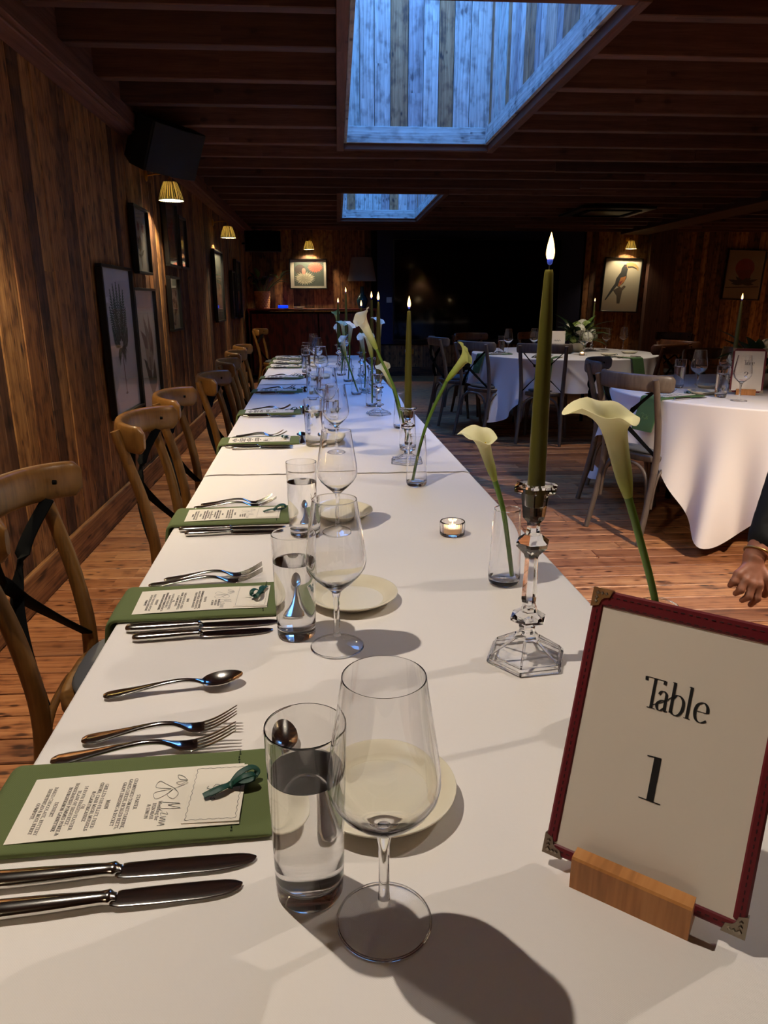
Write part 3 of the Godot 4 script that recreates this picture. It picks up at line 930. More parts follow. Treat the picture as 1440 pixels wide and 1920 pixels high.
	mat("black_metal", Color(0.015, 0.015, 0.016), 0.8).metallic_specular = 0.2
	mat("black_frame", Color(0.025, 0.022, 0.02), 0.4)
	mat("tv_glass", Color(0.006, 0.006, 0.008), 0.06)
	mat("navy", Color(0.055, 0.09, 0.24), 0.6)
	mat("white_plastic", Color(0.80, 0.80, 0.80), 0.4)
	mat("speaker", Color(0.045, 0.045, 0.055), 0.7)
	mat("mount", Color(0.9, 0.88, 0.84), 0.8)
	mat("leaf_dark", Color(0.07, 0.16, 0.06), 0.4).backlight_enabled = true
	M["leaf_dark"].backlight = Color(0.1, 0.2, 0.05)
	mat("leaf_light", Color(0.28, 0.42, 0.14), 0.5)
	mat("petal_white", Color(0.93, 0.92, 0.84), 0.6)
	mat("petal_green", Color(0.58, 0.66, 0.34), 0.6)
	mat("wicker", Color(0.80, 0.56, 0.32), 0.7)
	mat("rattan", Color(0.52, 0.46, 0.40), 0.8)
	mat("teal_glaze", Color(0.10, 0.22, 0.26), 0.2)
	var bl := mat("blue_screen", Color(0.05, 0.2, 0.6), 0.4)
	bl.emission_enabled = true
	bl.emission = Color(0.03, 0.25, 1.0)
	bl.emission_energy_multiplier = 0.8
	mat("skin", Color(0.62, 0.40, 0.30), 0.5)
	mat("suit", Color(0.022, 0.022, 0.028), 0.85)
	mat("hair", Color(0.06, 0.04, 0.03), 0.6)
	mat("gold", Color(0.75, 0.62, 0.38), 0.3, 1.0)
	# pleated shade: cream cloth with thin dark stripes
	var sp := Pic.new(256, 64, Color(0.93, 0.88, 0.66))
	var r := RandomNumberGenerator.new()
	r.seed = 4
	for k in 30:
		var x := k * 256.0 / 30 + r.randf_range(-1.5, 1.5)
		sp.line(Vector2(x, 0), Vector2(x + r.randf_range(-2, 2), 64), r.randf_range(1.5, 3.2), Color(0.10, 0.09, 0.06))
	var sh := textured("shade", sp.tex(), Color(1, 1, 1), 0.8)
	sh.backlight_enabled = true
	sh.backlight = Color(0.9, 0.9, 0.9)
	var bu := mat("bulb", Color(1, 0.95, 0.85), 0.5)
	bu.emission_enabled = true
	bu.emission = Color(1.0, 0.86, 0.58)
	bu.emission_energy_multiplier = 3.0

# ---------------------------------------------------------------- the room
const WALL_Z := -12.4
const CEIL := 2.53
const JOIST := 2.35

func wall_x(s: float) -> float:
	return -1.2553 - 0.018 * s

func wall_at(s: float, y: float, off := 0.0) -> Vector3:
	return Vector3(wall_x(s) + off, y, -s)

func struct(called: String, mb, m: Material, label: String, category: String) -> MeshInstance3D:
	return solid(called, mb, m, label, category, "", "structure")

func plank(parent: Node, called: String, size: Vector3, xf: Transform3D, along: int, key: String, us := 2.0, vs := 0.7, bevel := 0.002) -> MeshInstance3D:
	var b := MB.new()
	b.box(Vector3.ZERO, size, bevel, along, us, vs, Vector2(rng.randf(), rng.randf()))
	var o := part(called, b, M[key], parent)
	o.transform = xf
	return o

func build_room() -> void:
	rng.seed = 7
	# floor: sub-floor slab and planks across the room
	var b := MB.new()
	b.box(Vector3(3.5, -0.14, -5.4), Vector3(10.4, 0.22, 15.0), 0)
	var fl := struct("floor", b, M.black_gap, "worn reddish pine plank floor of the whole dining room", "floor")
	var rest := MB.new()
	var z := 1.9
	var row := 0
	while z > WALL_Z - 0.1:
		var w := rng.randf_range(0.118, 0.138)
		var x := -1.42
		var near := z < -1.2 and z > -8.2
		while x < 8.6:
			var l := rng.randf_range(1.6, 3.4) if near else 5.2
			l = minf(l, 8.6 - x)
			var c := Vector3(x + l / 2, -0.0145 + rng.randf_range(-0.0015, 0.0), z - w / 2)
			var sz := Vector3(l - 0.002, 0.028, w - rng.randf_range(0.006, 0.010))
			if near:
				plank(fl, "plank", sz, Transform3D(Basis(Vector3.UP, rng.randf_range(-0.0006, 0.0006)), c), 0, "floor_%d" % rng.randi_range(0, 4), 2.2, 0.9, 0.003)
			else:
				rest.box(c, sz, 0.003, 0, 2.2, 0.9, Vector2(rng.randf(), rng.randf()))
			x += l
		z -= w
		row += 1
	tag(part("plank_rows", rest, M.floor_0, fl), "", "", "", "stuff")

	# left wall: dark backing and upright boards, baseboard, ledger beam
	var turn := Basis(Vector3.UP, 0.018)
	b = MB.new()
	b.box(Vector3(-0.14, 1.3, 0), Vector3(0.2, 2.9, 15.6), 0)
	var lw := struct("wall_left", b, M.black_gap, "long left wall of upright reclaimed brown boards", "wall")
	lw.transform = Transform3D(turn, wall_at(5.5, 0, -0.02))
	var s := -7.4
	while s < 7.2:
		var w := rng.randf_range(0.085, 0.125)
		var bz := -(s + w / 2)
		plank(lw, "board", Vector3(0.022, 2.38, w - 0.0045), Transform3D(Basis(), Vector3(-0.003 + rng.randf_range(-0.003, 0.003) + 0.012, 1.19, bz)), 1, "wall_%d" % rng.randi_range(0, 4), 2.0, 0.7, 0.004)
		s += w
	b = MB.new()
	b.box(Vector3(0, 0.08, 0), Vector3(0.026, 0.16, 14.5), 0.004, 2, 2.0, 0.3)
	var bb := struct("baseboard_left", b, M.wall_2, "plain weathered timber baseboard along the foot of the left wall", "baseboard")
	bb.transform = Transform3D(turn, wall_at(5.3, 0, 0.016))
	b = MB.new()
	b.box(Vector3(0.05, 2.44, 0), Vector3(0.10, 0.40, 14.5), 0.005, 2, 2.0, 0.3)
	b.box(Vector3(0.115, 2.30, 0), Vector3(0.03, 0.10, 14.5), 0.004, 2, 2.0, 0.3, Vector2(0.3, 0.2))
	var lb := struct("trim_1", b, M.joist_4, "heavy wall plate timber under the joists along the left wall", "beam")
	lb.transform = Transform3D(turn, wall_at(5.3, 0, 0.0))

	# back wall
	b = MB.new()
	b.box(Vector3(3.5, 1.3, WALL_Z - 0.14), Vector3(10.4, 2.9, 0.2), 0)
	var bw := struct("wall_back", b, M.black_gap, "far end wall of dark upright boards behind sideboard and screen", "wall")
	var x := -1.6
	while x < 8.5:
		var w := rng.randf_range(0.09, 0.13)
		var lo := 0.0
		var hi := 2.5
		if x + w > 0.66 and x < 4.1:
			hi = 0.52
		plank(bw, "board", Vector3(w - 0.003, hi - lo, 0.022), Transform3D(Basis(), Vector3(x + w / 2, (lo + hi) / 2, WALL_Z - 0.012 + rng.randf_range(-0.003, 0.002))), 1, "wall_%d" % rng.randi_range(0, 4))
		x += w
	b = MB.new()
	b.box(Vector3(2.40, 1.44, WALL_Z + 0.0), Vector3(3.46, 1.82, 0.05), 0.004)
	part("navy_panel", b, M.navy, bw)
	b = MB.new()
	b.box(Vector3(3.5, 0.075, WALL_Z + 0.014), Vector3(10.2, 0.15, 0.024), 0.004, 0, 2.0, 0.3)
	struct("baseboard_back", b, M.wall_3, "timber baseboard along the foot of the far end wall", "baseboard")
	# right and front walls (outside the photograph) close the room
	b = MB.new()
	b.box(Vector3(8.7, 1.3, -5.4), Vector3(0.2, 2.9, 15.0), 0.0, 1, 2.0, 0.7)
	struct("wall_right", b, M.wall_3, "far right wall of dark timber, outside the picture", "wall")
	b = MB.new()
	b.box(Vector3(3.5, 1.3, 2.0), Vector3(10.4, 2.9, 0.2), 0.0, 1, 2.0, 0.7)
	struct("wall_front", b, M.wall_3, "timber wall behind the camera, outside the picture", "wall")

	# ceiling: roof slab with two openings, boards, joists
	var ox := [0.06, 1.14]
	var oz := [[-3.02, -5.76], [-8.0, -10.72]]
	b = MB.new()
	var cuts := [2.2, oz[0][0], oz[0][1], oz[1][0], oz[1][1], WALL_Z - 0.2]
	for k in 5:
		var z0: float = cuts[k]
		var z1: float = cuts[k + 1]
		if k % 2 == 0:
			b.box(Vector3(3.5, 2.70, (z0 + z1) / 2), Vector3(10.6, 0.24, z0 - z1), 0)
		else:
			b.box(Vector3((-1.8 + ox[0] - 0.03) / 2, 2.70, (z0 + z1) / 2), Vector3(ox[0] - 0.03 + 1.8, 0.24, z0 - z1), 0)
			b.box(Vector3((8.8 + ox[1] + 0.03) / 2, 2.70, (z0 + z1) / 2), Vector3(8.8 - ox[1] - 0.03, 0.24, z0 - z1), 0)
	var ce := struct("ceiling", b, M.black_gap, "low open-joist ceiling of dark reddish timber", "ceiling")
	rest = MB.new()
	x = -1.55
	while x < 8.55:
		var w := rng.randf_range(0.12, 0.16)
		for k in 5:
			if k % 2 == 1 and x + w > ox[0] - 0.03 and x < ox[1] + 0.03:
				continue
			var z0: float = cuts[k]
			var z1: float = cuts[k + 1]
			var c := Vector3(x + w / 2, CEIL + 0.025 + rng.randf_range(-0.003, 0.003), (z0 + z1) / 2)
			var sz := Vector3(w - 0.004, 0.02, z0 - z1 - 0.003)
			if k < 2 and x < 3.4:
				plank(ce, "roof_board", sz, Transform3D(Basis(), c), 2, "joist_%d" % rng.randi_range(0, 4))
			else:
				rest.box(c, sz, 0.002, 2, 2.0, 0.7, Vector2(rng.randf(), rng.randf()))
		x += w
	tag(part("roof_boarding", rest, M.joist_1, ce), "", "", "", "stuff")
	var jz := 1.35
	while jz > WALL_Z:
		var spans := [[-1.62 if jz < -7 else -1.5, 8.6]]
		for o in oz:
			if jz < o[0] + 0.03 and jz > o[1] - 0.03:
				spans = [[-1.5, ox[0] - 0.04], [ox[1] + 0.04, 8.6]]
		for sp in spans:
			var x0: float = sp[0]
			while x0 < sp[1] - 0.05:
				var l := minf(rng.randf_range(3.0, 4.6), sp[1] - x0)
				var h := CEIL + 0.015 - JOIST + rng.randf_range(-0.008, 0.008)
				plank(ce, "joist", Vector3(l - 0.003, h, rng.randf_range(0.062, 0.074)), Transform3D(Basis(Vector3.UP, rng.randf_range(-0.002, 0.002)), Vector3(x0 + l / 2, CEIL + 0.015 - h / 2, jz - 0.035)), 0, "joist_%d" % rng.randi_range(0, 4), 2.0, 0.6, 0.004)
				x0 += l
		jz -= 0.508
	# two skylights: lined shafts, trim frames and a glass pane on top
	for k in 2:
		var z0: float = oz[k][0]
		var z1: float = oz[k][1]
		var sk := Node3D.new()
		sk.name = "window_%d" % (k + 1)
		add_child(sk)
		tag(sk, ["nearer large skylight shaft lined with blue-lit upright boards", "farther small skylight shaft lined with blue-lit boards"][k], "skylight", "", "structure")
		var top := 3.62
		b = MB.new()   # shaft casing outside the boards
		b.box(Vector3(ox[0] - 0.06, 3.08, (z0 + z1) / 2), Vector3(0.06, 1.1, z0 - z1 + 0.12), 0)
		b.box(Vector3(ox[1] + 0.06, 3.08, (z0 + z1) / 2), Vector3(0.06, 1.1, z0 - z1 + 0.12), 0)
		b.box(Vector3((ox[0] + ox[1]) / 2, 3.08, z0 + 0.03), Vector3(ox[1] - ox[0] + 0.1, 1.1, 0.06), 0)
		b.box(Vector3((ox[0] + ox[1]) / 2, 3.08, z1 - 0.03), Vector3(ox[1] - ox[0] + 0.1, 1.1, 0.06), 0)
		part("casing", b, M.black_gap, sk)
		for side in 4:
			var a0: float = ox[0] if side < 2 else z1
			var a1: float = ox[1] if side < 2 else z0
			var a := a0
			while a < a1 - 0.01:
				var w := minf(rng.randf_range(0.105, 0.13), a1 - a)
				if a1 - a - w < 0.05:
					w = a1 - a
				var c := Vector3(a + w / 2, 3.01, (z1 + 0.011) if side == 0 else (z0 - 0.011))
				var sz := Vector3(w - 0.004, top - 2.40, 0.02)
				if side > 1:
					c = Vector3((ox[0] + 0.0) if side == 2 else (ox[1] + 0.0), 3.01, a + w / 2)
					sz = Vector3(0.02, top - 2.40, w - 0.004)
				var jig := rng.randf_range(-0.002, 0.002)
				plank(sk, "lining_board", sz, Transform3D(Basis(), c + (Vector3(0, 0, jig) if side < 2 else Vector3(jig, 0, 0))), 1, "shaft_%d" % rng.randi_range(0, 4), 2.0, 0.75)
				a += w
		for q in [[Vector3((ox[0] + ox[1]) / 2, 2.405, z1 + 0.028), Vector3(ox[1] - ox[0] - 0.06, 0.11, 0.022), 0, "shaft_3"], [Vector3((ox[0] + ox[1]) / 2, 2.405, z0 - 0.028), Vector3(ox[1] - ox[0] - 0.06, 0.11, 0.022), 0, "shaft_3"],
				[Vector3(ox[0] + 0.021, 2.405, (z0 + z1) / 2), Vector3(0.022, 0.11, z0 - z1), 2, "shaft_3"], [Vector3(ox[1] - 0.021, 2.405, (z0 + z1) / 2), Vector3(0.022, 0.11, z0 - z1), 2, "shaft_3"]]:
			plank(sk, "inner_trim", q[1], Transform3D(Basis(), q[0]), q[2], q[3])
		for q in [[Vector3((ox[0] + ox[1]) / 2, 2.42, z1 - 0.014), Vector3(ox[1] - ox[0] + 0.02, 0.22, 0.05), 0], [Vector3((ox[0] + ox[1]) / 2, 2.42, z0 + 0.014), Vector3(ox[1] - ox[0] + 0.02, 0.22, 0.05), 0],
				[Vector3(ox[0] - 0.018, 2.42, (z0 + z1) / 2), Vector3(0.05, 0.23, z0 - z1 + 0.08), 2], [Vector3(ox[1] + 0.018, 2.42, (z0 + z1) / 2), Vector3(0.05, 0.23, z0 - z1 + 0.08), 2]]:
			plank(sk, "trimmer", q[1], Transform3D(Basis(), q[0]), q[2], "joist_2")
		b = MB.new()
		b.box(Vector3((ox[0] + ox[1]) / 2, top + 0.005, (z0 + z1) / 2), Vector3(ox[1] - ox[0] + 0.1, 0.01, z0 - z1 + 0.1), 0)
		part("pane", b, M.pane, sk)
	# boxed beam and post on the right, cassette in the ceiling
	b = MB.new()
	b.box(Vector3(4.97, 2.42, -5.3), Vector3(0.46, 0.24, 14.2), 0.006, 2, 2.0, 0.3)
	struct("trim_2", b, M.joist_3, "boxed dark beam running along the ceiling on the right", "beam")
	b = MB.new()
	b.box(Vector3(5.45, 1.2, WALL_Z + 0.06), Vector3(0.44, 2.4, 0.12), 0.006, 1, 2.0, 0.5)
	struct("trim_3", b, M.joist_3, "flat dark post on the end wall right of the toucan picture", "post")
	var vent := thing("ceiling_vent", "black square ventilation cassette set between the ceiling joists at right", "vent", Vector3(3.45, 2.335, -9.6))
	b = MB.new()
	b.box(Vector3(0, 0, 0), Vector3(0.95, 0.03, 0.95), 0.01)
	part("panel", b, M.black_frame, vent)
	for k in 4:
		b = MB.new()
		var a := k * PI / 2
		b.box(Vector3(0, -0.022, 0.32), Vector3(0.62, 0.012, 0.07), 0.004, 0, 1, 1, Vector2.ZERO, Transform3D(Basis(Vector3.UP, a), Vector3.ZERO))
		part("louvre", b, M.black_metal, vent)

func omni(parent: Node, at: Vector3, c: Color, e: float, size: float, rng_m := 18.0) -> OmniLight3D:
	var l := OmniLight3D.new()
	l.name = "light"
	l.light_color = c
	l.light_energy = e
	l.light_size = size
	l.omni_range = rng_m
	l.omni_attenuation = 2.0
	l.shadow_enabled = true
	parent.add_child(l, true)
	l.position = at
	return l

# brass wall arm with a pleated shade; local +z leaves the wall
func sconce(at: Vector3, turn: float, energy: float, label: String, reach := 0.17) -> void:
	var o := thing("wall_lamp", label, "wall lamp", at, turn, "")
	var b := MB.new()
	b.lathe([Vector2(0, 0), Vector2(0.038, 0), Vector2(0.040, 0.006), Vector2(0.030, 0.014), Vector2(0, 0.016)], 24)
	var p := part("wall_plate", b, M.brass, o)
	p.rotation.x = PI / 2
	b = MB.new()
	b.tube(smooth([Vector3(0, 0, 0.01), Vector3(0, 0.012, reach * 0.5), Vector3(0, 0.012, reach - 0.02), Vector3(0, -0.005, reach), Vector3(0, -0.03, reach)]), [0.006], 10, Vector3.RIGHT)
	b.lathe([Vector2(0, -0.02), Vector2(0.014, -0.03), Vector2(0.016, -0.05), Vector2(0.012, -0.062), Vector2(0, -0.062)], 16, Vector3(0, 0.012, reach))
	part("arm", b, M.brass, o)
	b = MB.new()
	var P := []
	for j in 9:
		var row := PackedVector3Array()
		var t := j / 8.0
		for i in 60:
			var a := TAU * i / 60
			var rr := lerpf(0.088, 0.046, pow(t, 1.25)) + (0.0016 if i % 2 == 0 else -0.0016)
			row.append(Vector3(rr * cos(a), -0.165 + 0.125 * t, rr * sin(a) + reach))
		P.append(row)
	b.grid(P, true)
	var Q := []
	for j in 9:
		var row := PackedVector3Array()
		for q in P[j]:
			row.append(Vector3(q.x * 0.985, q.y, reach + (q.z - reach) * 0.985))
		Q.append(row)
	b.grid(Q, true, true)
	part("lamp_shade", b, M.shade, o)
	b = MB.new()
	b.lathe([Vector2(0, -0.046), Vector2(0.044, -0.046), Vector2(0.0445, -0.043), Vector2(0, -0.041)], 32, Vector3(0, 0, reach))
	part("uplight_cap", b, M.brass, o)  # disc added inside the shade top to block uplight on the ceiling
	b = MB.new()
	var ring := []
	for i in 33:
		ring.append(Vector3(0.0885 * cos(TAU * i / 32), -0.163, reach + 0.0885 * sin(TAU * i / 32)))
	b.tube(ring, [0.0028], 6, Vector3.UP, false)
	part("shade_trim", b, M.black_frame, o)
	b = MB.new()
	b.lathe([Vector2(0, -0.108), Vector2(0.012, -0.105), Vector2(0.019, -0.092), Vector2(0.020, -0.078), Vector2(0.014, -0.062), Vector2(0.010, -0.045), Vector2(0, -0.04)], 16, Vector3(0, 0, reach))
	part("bulb", b, M.bulb, o)
	omni(o, Vector3(0, -0.080, reach), Color(1.0, 0.915, 0.75), energy, 0.02)

func unseen_spot(at: Vector3, target: Vector3, energy: float, angle: float, c: Color, label: String, size := 0.012) -> void:
	var o := thing("unseen_ceiling_spot", label, "spotlight", at)  # all of these spots are out of view
	var dir := (target - at).normalized()
	var xf := Transform3D(Basis(Quaternion(Vector3.DOWN, dir)), Vector3.ZERO)
	var b := MB.new()
	b.lathe([Vector2(0.032, 0.0), Vector2(0.038, 0.0), Vector2(0.038, 0.09), Vector2(0.02, 0.10), Vector2(0, 0.10), Vector2(0, 0.02), Vector2(0.032, 0.018), Vector2(0.032, 0.0)], 24)
	var q := part("can", b, M.black_metal, o)
	q.transform = xf
	b = MB.new()
	b.tube([Vector3(0, 0.02, 0), Vector3(0, CEIL + 0.012 - at.y, 0)], [0.008], 8, Vector3.RIGHT)
	part("stem", b, M.black_metal, o)
	b = MB.new()
	b.lathe([Vector2(0, 0.004), Vector2(0.029, 0.004), Vector2(0.029, 0.008), Vector2(0, 0.008)], 24)
	q = part("lamp_glow", b, M.bulb, o)
	q.transform = xf
	var l := SpotLight3D.new()
	l.name = "spot"
	l.light_color = c
	l.light_energy = energy
	l.light_size = size
	l.spot_range = 14
	l.spot_attenuation = 2.0
	l.spot_angle = angle
	l.spot_angle_attenuation = 0.5
	l.shadow_enabled = true
	o.add_child(l)
	l.position = dir * 0.012
	l.quaternion = Quaternion(Vector3.FORWARD, dir)

# ---------------------------------------------------------------- chairs
# cross-back bentwood chair; the sitter faces +z
func make_chair(wood: String, label: String) -> Node3D:
	var o := thing("cross_back_chair", label, "chair")
	var w: Material = M[wood]
	# seat ring and pad
	var outline := []
	for i in 40:
		var t := TAU * i / 40
		var c := cos(t)
		var s := sin(t)
		var zz := 0.205 * signf(s) * pow(absf(s), 0.75)
		var hw := lerpf(0.185, 0.222, (zz + 0.205) / 0.41)
		outline.append(Vector2(hw * signf(c) * pow(absf(c), 0.62), zz))
	var b := MB.new()
	var P := []
	for q in [[0.93, 0.425], [0.985, 0.428], [1.0, 0.436], [1.0, 0.452], [0.985, 0.460], [0.94, 0.462], [0.0, 0.462]]:
		var r := PackedVector3Array()
		for p in outline:
			r.append(Vector3(p.x * q[0], q[1], p.y * q[0]))
		P.append(r)
	b.grid(P, true)
	var r0 := PackedVector3Array()
	for p in outline:
		r0.append(Vector3(0, 0.425, 0))
	b.grid([r0, P[0]], true)
	part("seat", b, w, o)
	b = MB.new()
	P = []
	for q in [[0.82, 0.462], [0.87, 0.467], [0.88, 0.475], [0.85, 0.484], [0.74, 0.489], [0.5, 0.492], [0.0, 0.494]]:
		var r := PackedVector3Array()
		for p in outline:
			r.append(Vector3(p.x * q[0], q[1], p.y * q[0]))
		P.append(r)
	b.grid(P, true)
	part("seat_pad", b, M.seat_fabric, o)
	# back posts running down into the rear legs
	for s in [-1.0, 1.0]:
		b = MB.new()
		var path := smooth([Vector3(0.195 * s, 0.0, -0.285), Vector3(0.186 * s, 0.22, -0.238), Vector3(0.182 * s, 0.44, -0.205), Vector3(0.188 * s, 0.62, -0.222), Vector3(0.196 * s, 0.78, -0.262), Vector3(0.200 * s, 0.872, -0.288)], 6)
		b.tube(path, lerpf_list([0.0145, 0.017, 0.0185, 0.0175, 0.0165, 0.015], path.size()), 12, Vector3.BACK)
		part("back_post", b, w, o)
	# bent top rail in front of the posts, ends wrapped forward
	b = MB.new()
	var pts := []
	var rad := []
	for k in 33:
		var t := k / 16.0 - 1.0
		var x := 0.236 * sin(t * 1.25) / sin(1.25)
		pts.append(Vector3(x, 0.846 + 0.006 * (1 - t * t), -0.318 + 0.125 * t * t))
		var e := sqrt(clampf((1.0 - absf(t)) / 0.07, 0.0, 1.0))
		rad.append(Vector2(0.0145 * (0.35 + 0.65 * e), 0.043 * (0.55 + 0.45 * e)))
	b.tube(pts, rad, 18, Vector3.UP, true, 0.72)
	part("top_rail", b, w, o)
	for s in [-1.0, 1.0]:
		b = MB.new()
		b.lathe([Vector2(0, 0.004), Vector2(0.005, 0.004), Vector2(0.0055, 0.0), Vector2(0.0055, -0.004)], 10)
		var sc := part("screw", b, M.black_metal, o)
		sc.transform = Transform3D(Basis(Vector3.RIGHT, PI / 2) , Vector3(0.172 * s, 0.852, -0.232))
		sc.rotate_y(-0.6 * s * 0.0)
		sc.position = Vector3(0.172 * s, 0.852, -0.235)
	# black crossed straps
	for s in [-1.0, 1.0]:
		b = MB.new()
		var path := smooth([Vector3(0.172 * s, 0.812, -0.255), Vector3(0.09 * s, 0.73, -0.285 - 0.004 * s), Vector3(0.0, 0.645, -0.282 - 0.004 * s), Vector3(-0.09 * s, 0.56, -0.252), Vector3(-0.168 * s, 0.475, -0.205)], 6)
		b.tube(path, [Vector2(0.0035, 0.0155)], 8, Vector3(s, 1, 0), true, 0.5)
		part("cross_strap", b, M.black_metal, o)
	# front legs
	for s in [-1.0, 1.0]:
		b = MB.new()
		var path := smooth([Vector3(0.172 * s, 0.43, 0.145), Vector3(0.180 * s, 0.24, 0.160), Vector3(0.190 * s, 0.0, 0.188)], 6)
		b.tube(path, lerpf_list([0.0185, 0.017, 0.0135], path.size()), 12, Vector3.BACK)
		part("front_leg", b, w, o)
	# bentwood arches between the legs
	for q in [[Vector3(-0.180, 0, 0.158), Vector3(0.180, 0, 0.158)], [Vector3(-0.182, 0, -0.222), Vector3(0.182, 0, -0.222)], [Vector3(-0.182, 0, -0.222), Vector3(-0.178, 0, 0.158)], [Vector3(0.182, 0, -0.222), Vector3(0.178, 0, 0.158)]]:
		b = MB.new()
		var arch := []
		for h in [[0.03, 0.19], [0.06, 0.29], [0.13, 0.37], [0.28, 0.412], [0.5, 0.42], [0.72, 0.412], [0.87, 0.37], [0.94, 0.29], [0.97, 0.19]]:
			arch.append(q[0].lerp(q[1], h[0]) + Vector3(0, h[1], 0))
		b.tube(smooth(arch, 3), [0.0095], 8, (q[1] - q[0]).cross(Vector3.UP).normalized())
		part("arch_brace", b, w, o)
	return o

# ---------------------------------------------------------------- tables
const AX := 0.0375
func tcx(z: float) -> float:
	return 0.0718 + AX * z

func ty(z: float) -> float:
	return 0.75 if z > -2.075 else (0.752 if z > -4.43 else 0.754)

func long_table() -> void:
	var ends := [[0.34, -2.095], [-2.075, -4.445], [-4.425, -6.78]]
	var lab := ["nearest white tablecloth with the table 1 sign and two nearest settings", "middle white tablecloth beyond the first seam lit blue by skylight", "farthest white tablecloth at the sideboard end of long table"]
	var lab2 := ["rectangular trestle table under the nearest white cloth", "rectangular trestle table under the middle white cloth", "rectangular trestle table under the farthest white cloth"]
	noise.seed = 3
	noise.frequency = 1.6
	for k in 3:
		var z0: float = ends[k][0]
		var z1: float = ends[k][1]
		var y := ty(z0 - 0.2) 
		var mid := (z0 + z1) / 2
		var t := thing("trestle_table", lab2[k], "table", Vector3(tcx(mid), 0, mid), AX, "tables joined end to end under the white cloths")
		var b := MB.new()
		b.box(Vector3(0, y - 0.018, 0), Vector3(0.775, 0.026, z0 - z1 - 0.04), 0.004, 2)
		part("tabletop", b, M.wall_1, t)
		for sx in [-1.0, 1.0]:
			for sz in [-1.0, 1.0]:
				b = MB.new()
				b.tube([Vector3(0.30 * sx, 0, (z0 - z1) * 0.40 * sz), Vector3(0.30 * sx, y - 0.03, (z0 - z1) * 0.40 * sz)], [0.017], 10, Vector3.RIGHT)
				part("leg", b, M.black_metal, t)
		# cloth: cross-section over both edges, swept along the table
		b = MB.new()
		var P := []
		var rows := 120
		for j in rows + 1:
			var z := lerpf(z1, z0, j / float(rows))
			var row := PackedVector3Array()
			var cx := tcx(z)
			var pz := z
			for i in 61:
				var f := i / 60.0 * 2.0 - 1.0
				var x := 0.0
				var yy := y
				var a := absf(f)
				if a < 0.55:
					x = a / 0.55 * 0.390
					yy = y + 0.0012 * noise.get_noise_2d(f * 3.0, z * 2.0) + 0.0006 * noise.get_noise_2d(f * 9.0, z * 7.0)
					if k == 0:
						yy += 0.0014 * exp(-pow((absf(x - 0.02 * f) - 0.2) / 0.006, 2.0)) * 0.3
					# pressed fold lines across the cloth
					for cz in [-0.62, -1.32, -2.72, -3.72, -5.3, -6.0]:
						yy += 0.0011 * exp(-pow((z - cz - 0.006 * noise.get_noise_1d(f * 4.0)) / 0.007, 2.0))
					var edge := minf(z0 - z, z - z1)
					yy += 0.0035 * exp(-pow(edge / 0.018, 2.0)) * (0.75 + 0.5 * noise.get_noise_1d(f * 12.0 + k))
				elif a < 0.65:
					var t2 := (a - 0.55) / 0.10 * PI / 2
					x = 0.390 + 0.010 * sin(t2)
					yy = y - 0.010 * (1 - cos(t2))
				else:
					var d := (a - 0.65) / 0.35
					x = 0.400 + d * 0.012 + d * 0.012 * sin(z * 9.0 + 2.0 * noise.get_noise_1d(z * 2.0 + signf(f) * 20.0))
					yy = y - 0.010 - d * 0.232
				row.append(Vector3(cx + x * signf(f), yy, pz + 0.0375 * x * signf(f) * 0.0))
			P.append(row)
		b.grid(P, false)
		# underside, so that the linen has a thickness
		var Q := []
		for r in P:
			var q := PackedVector3Array()
			for p in r:
				var cx2 := tcx(p.z)
				q.append(Vector3(cx2 + (p.x - cx2) * 0.9985, p.y - 0.0007, p.z))
			Q.append(q)
		b.grid(Q, false, true)
		for e in [0, rows]:
			b.grid([P[e], Q[e]], false, e == 0)
		solid("tablecloth", b, M.cloth, lab[k], "tablecloth", "white cloths on the long table")

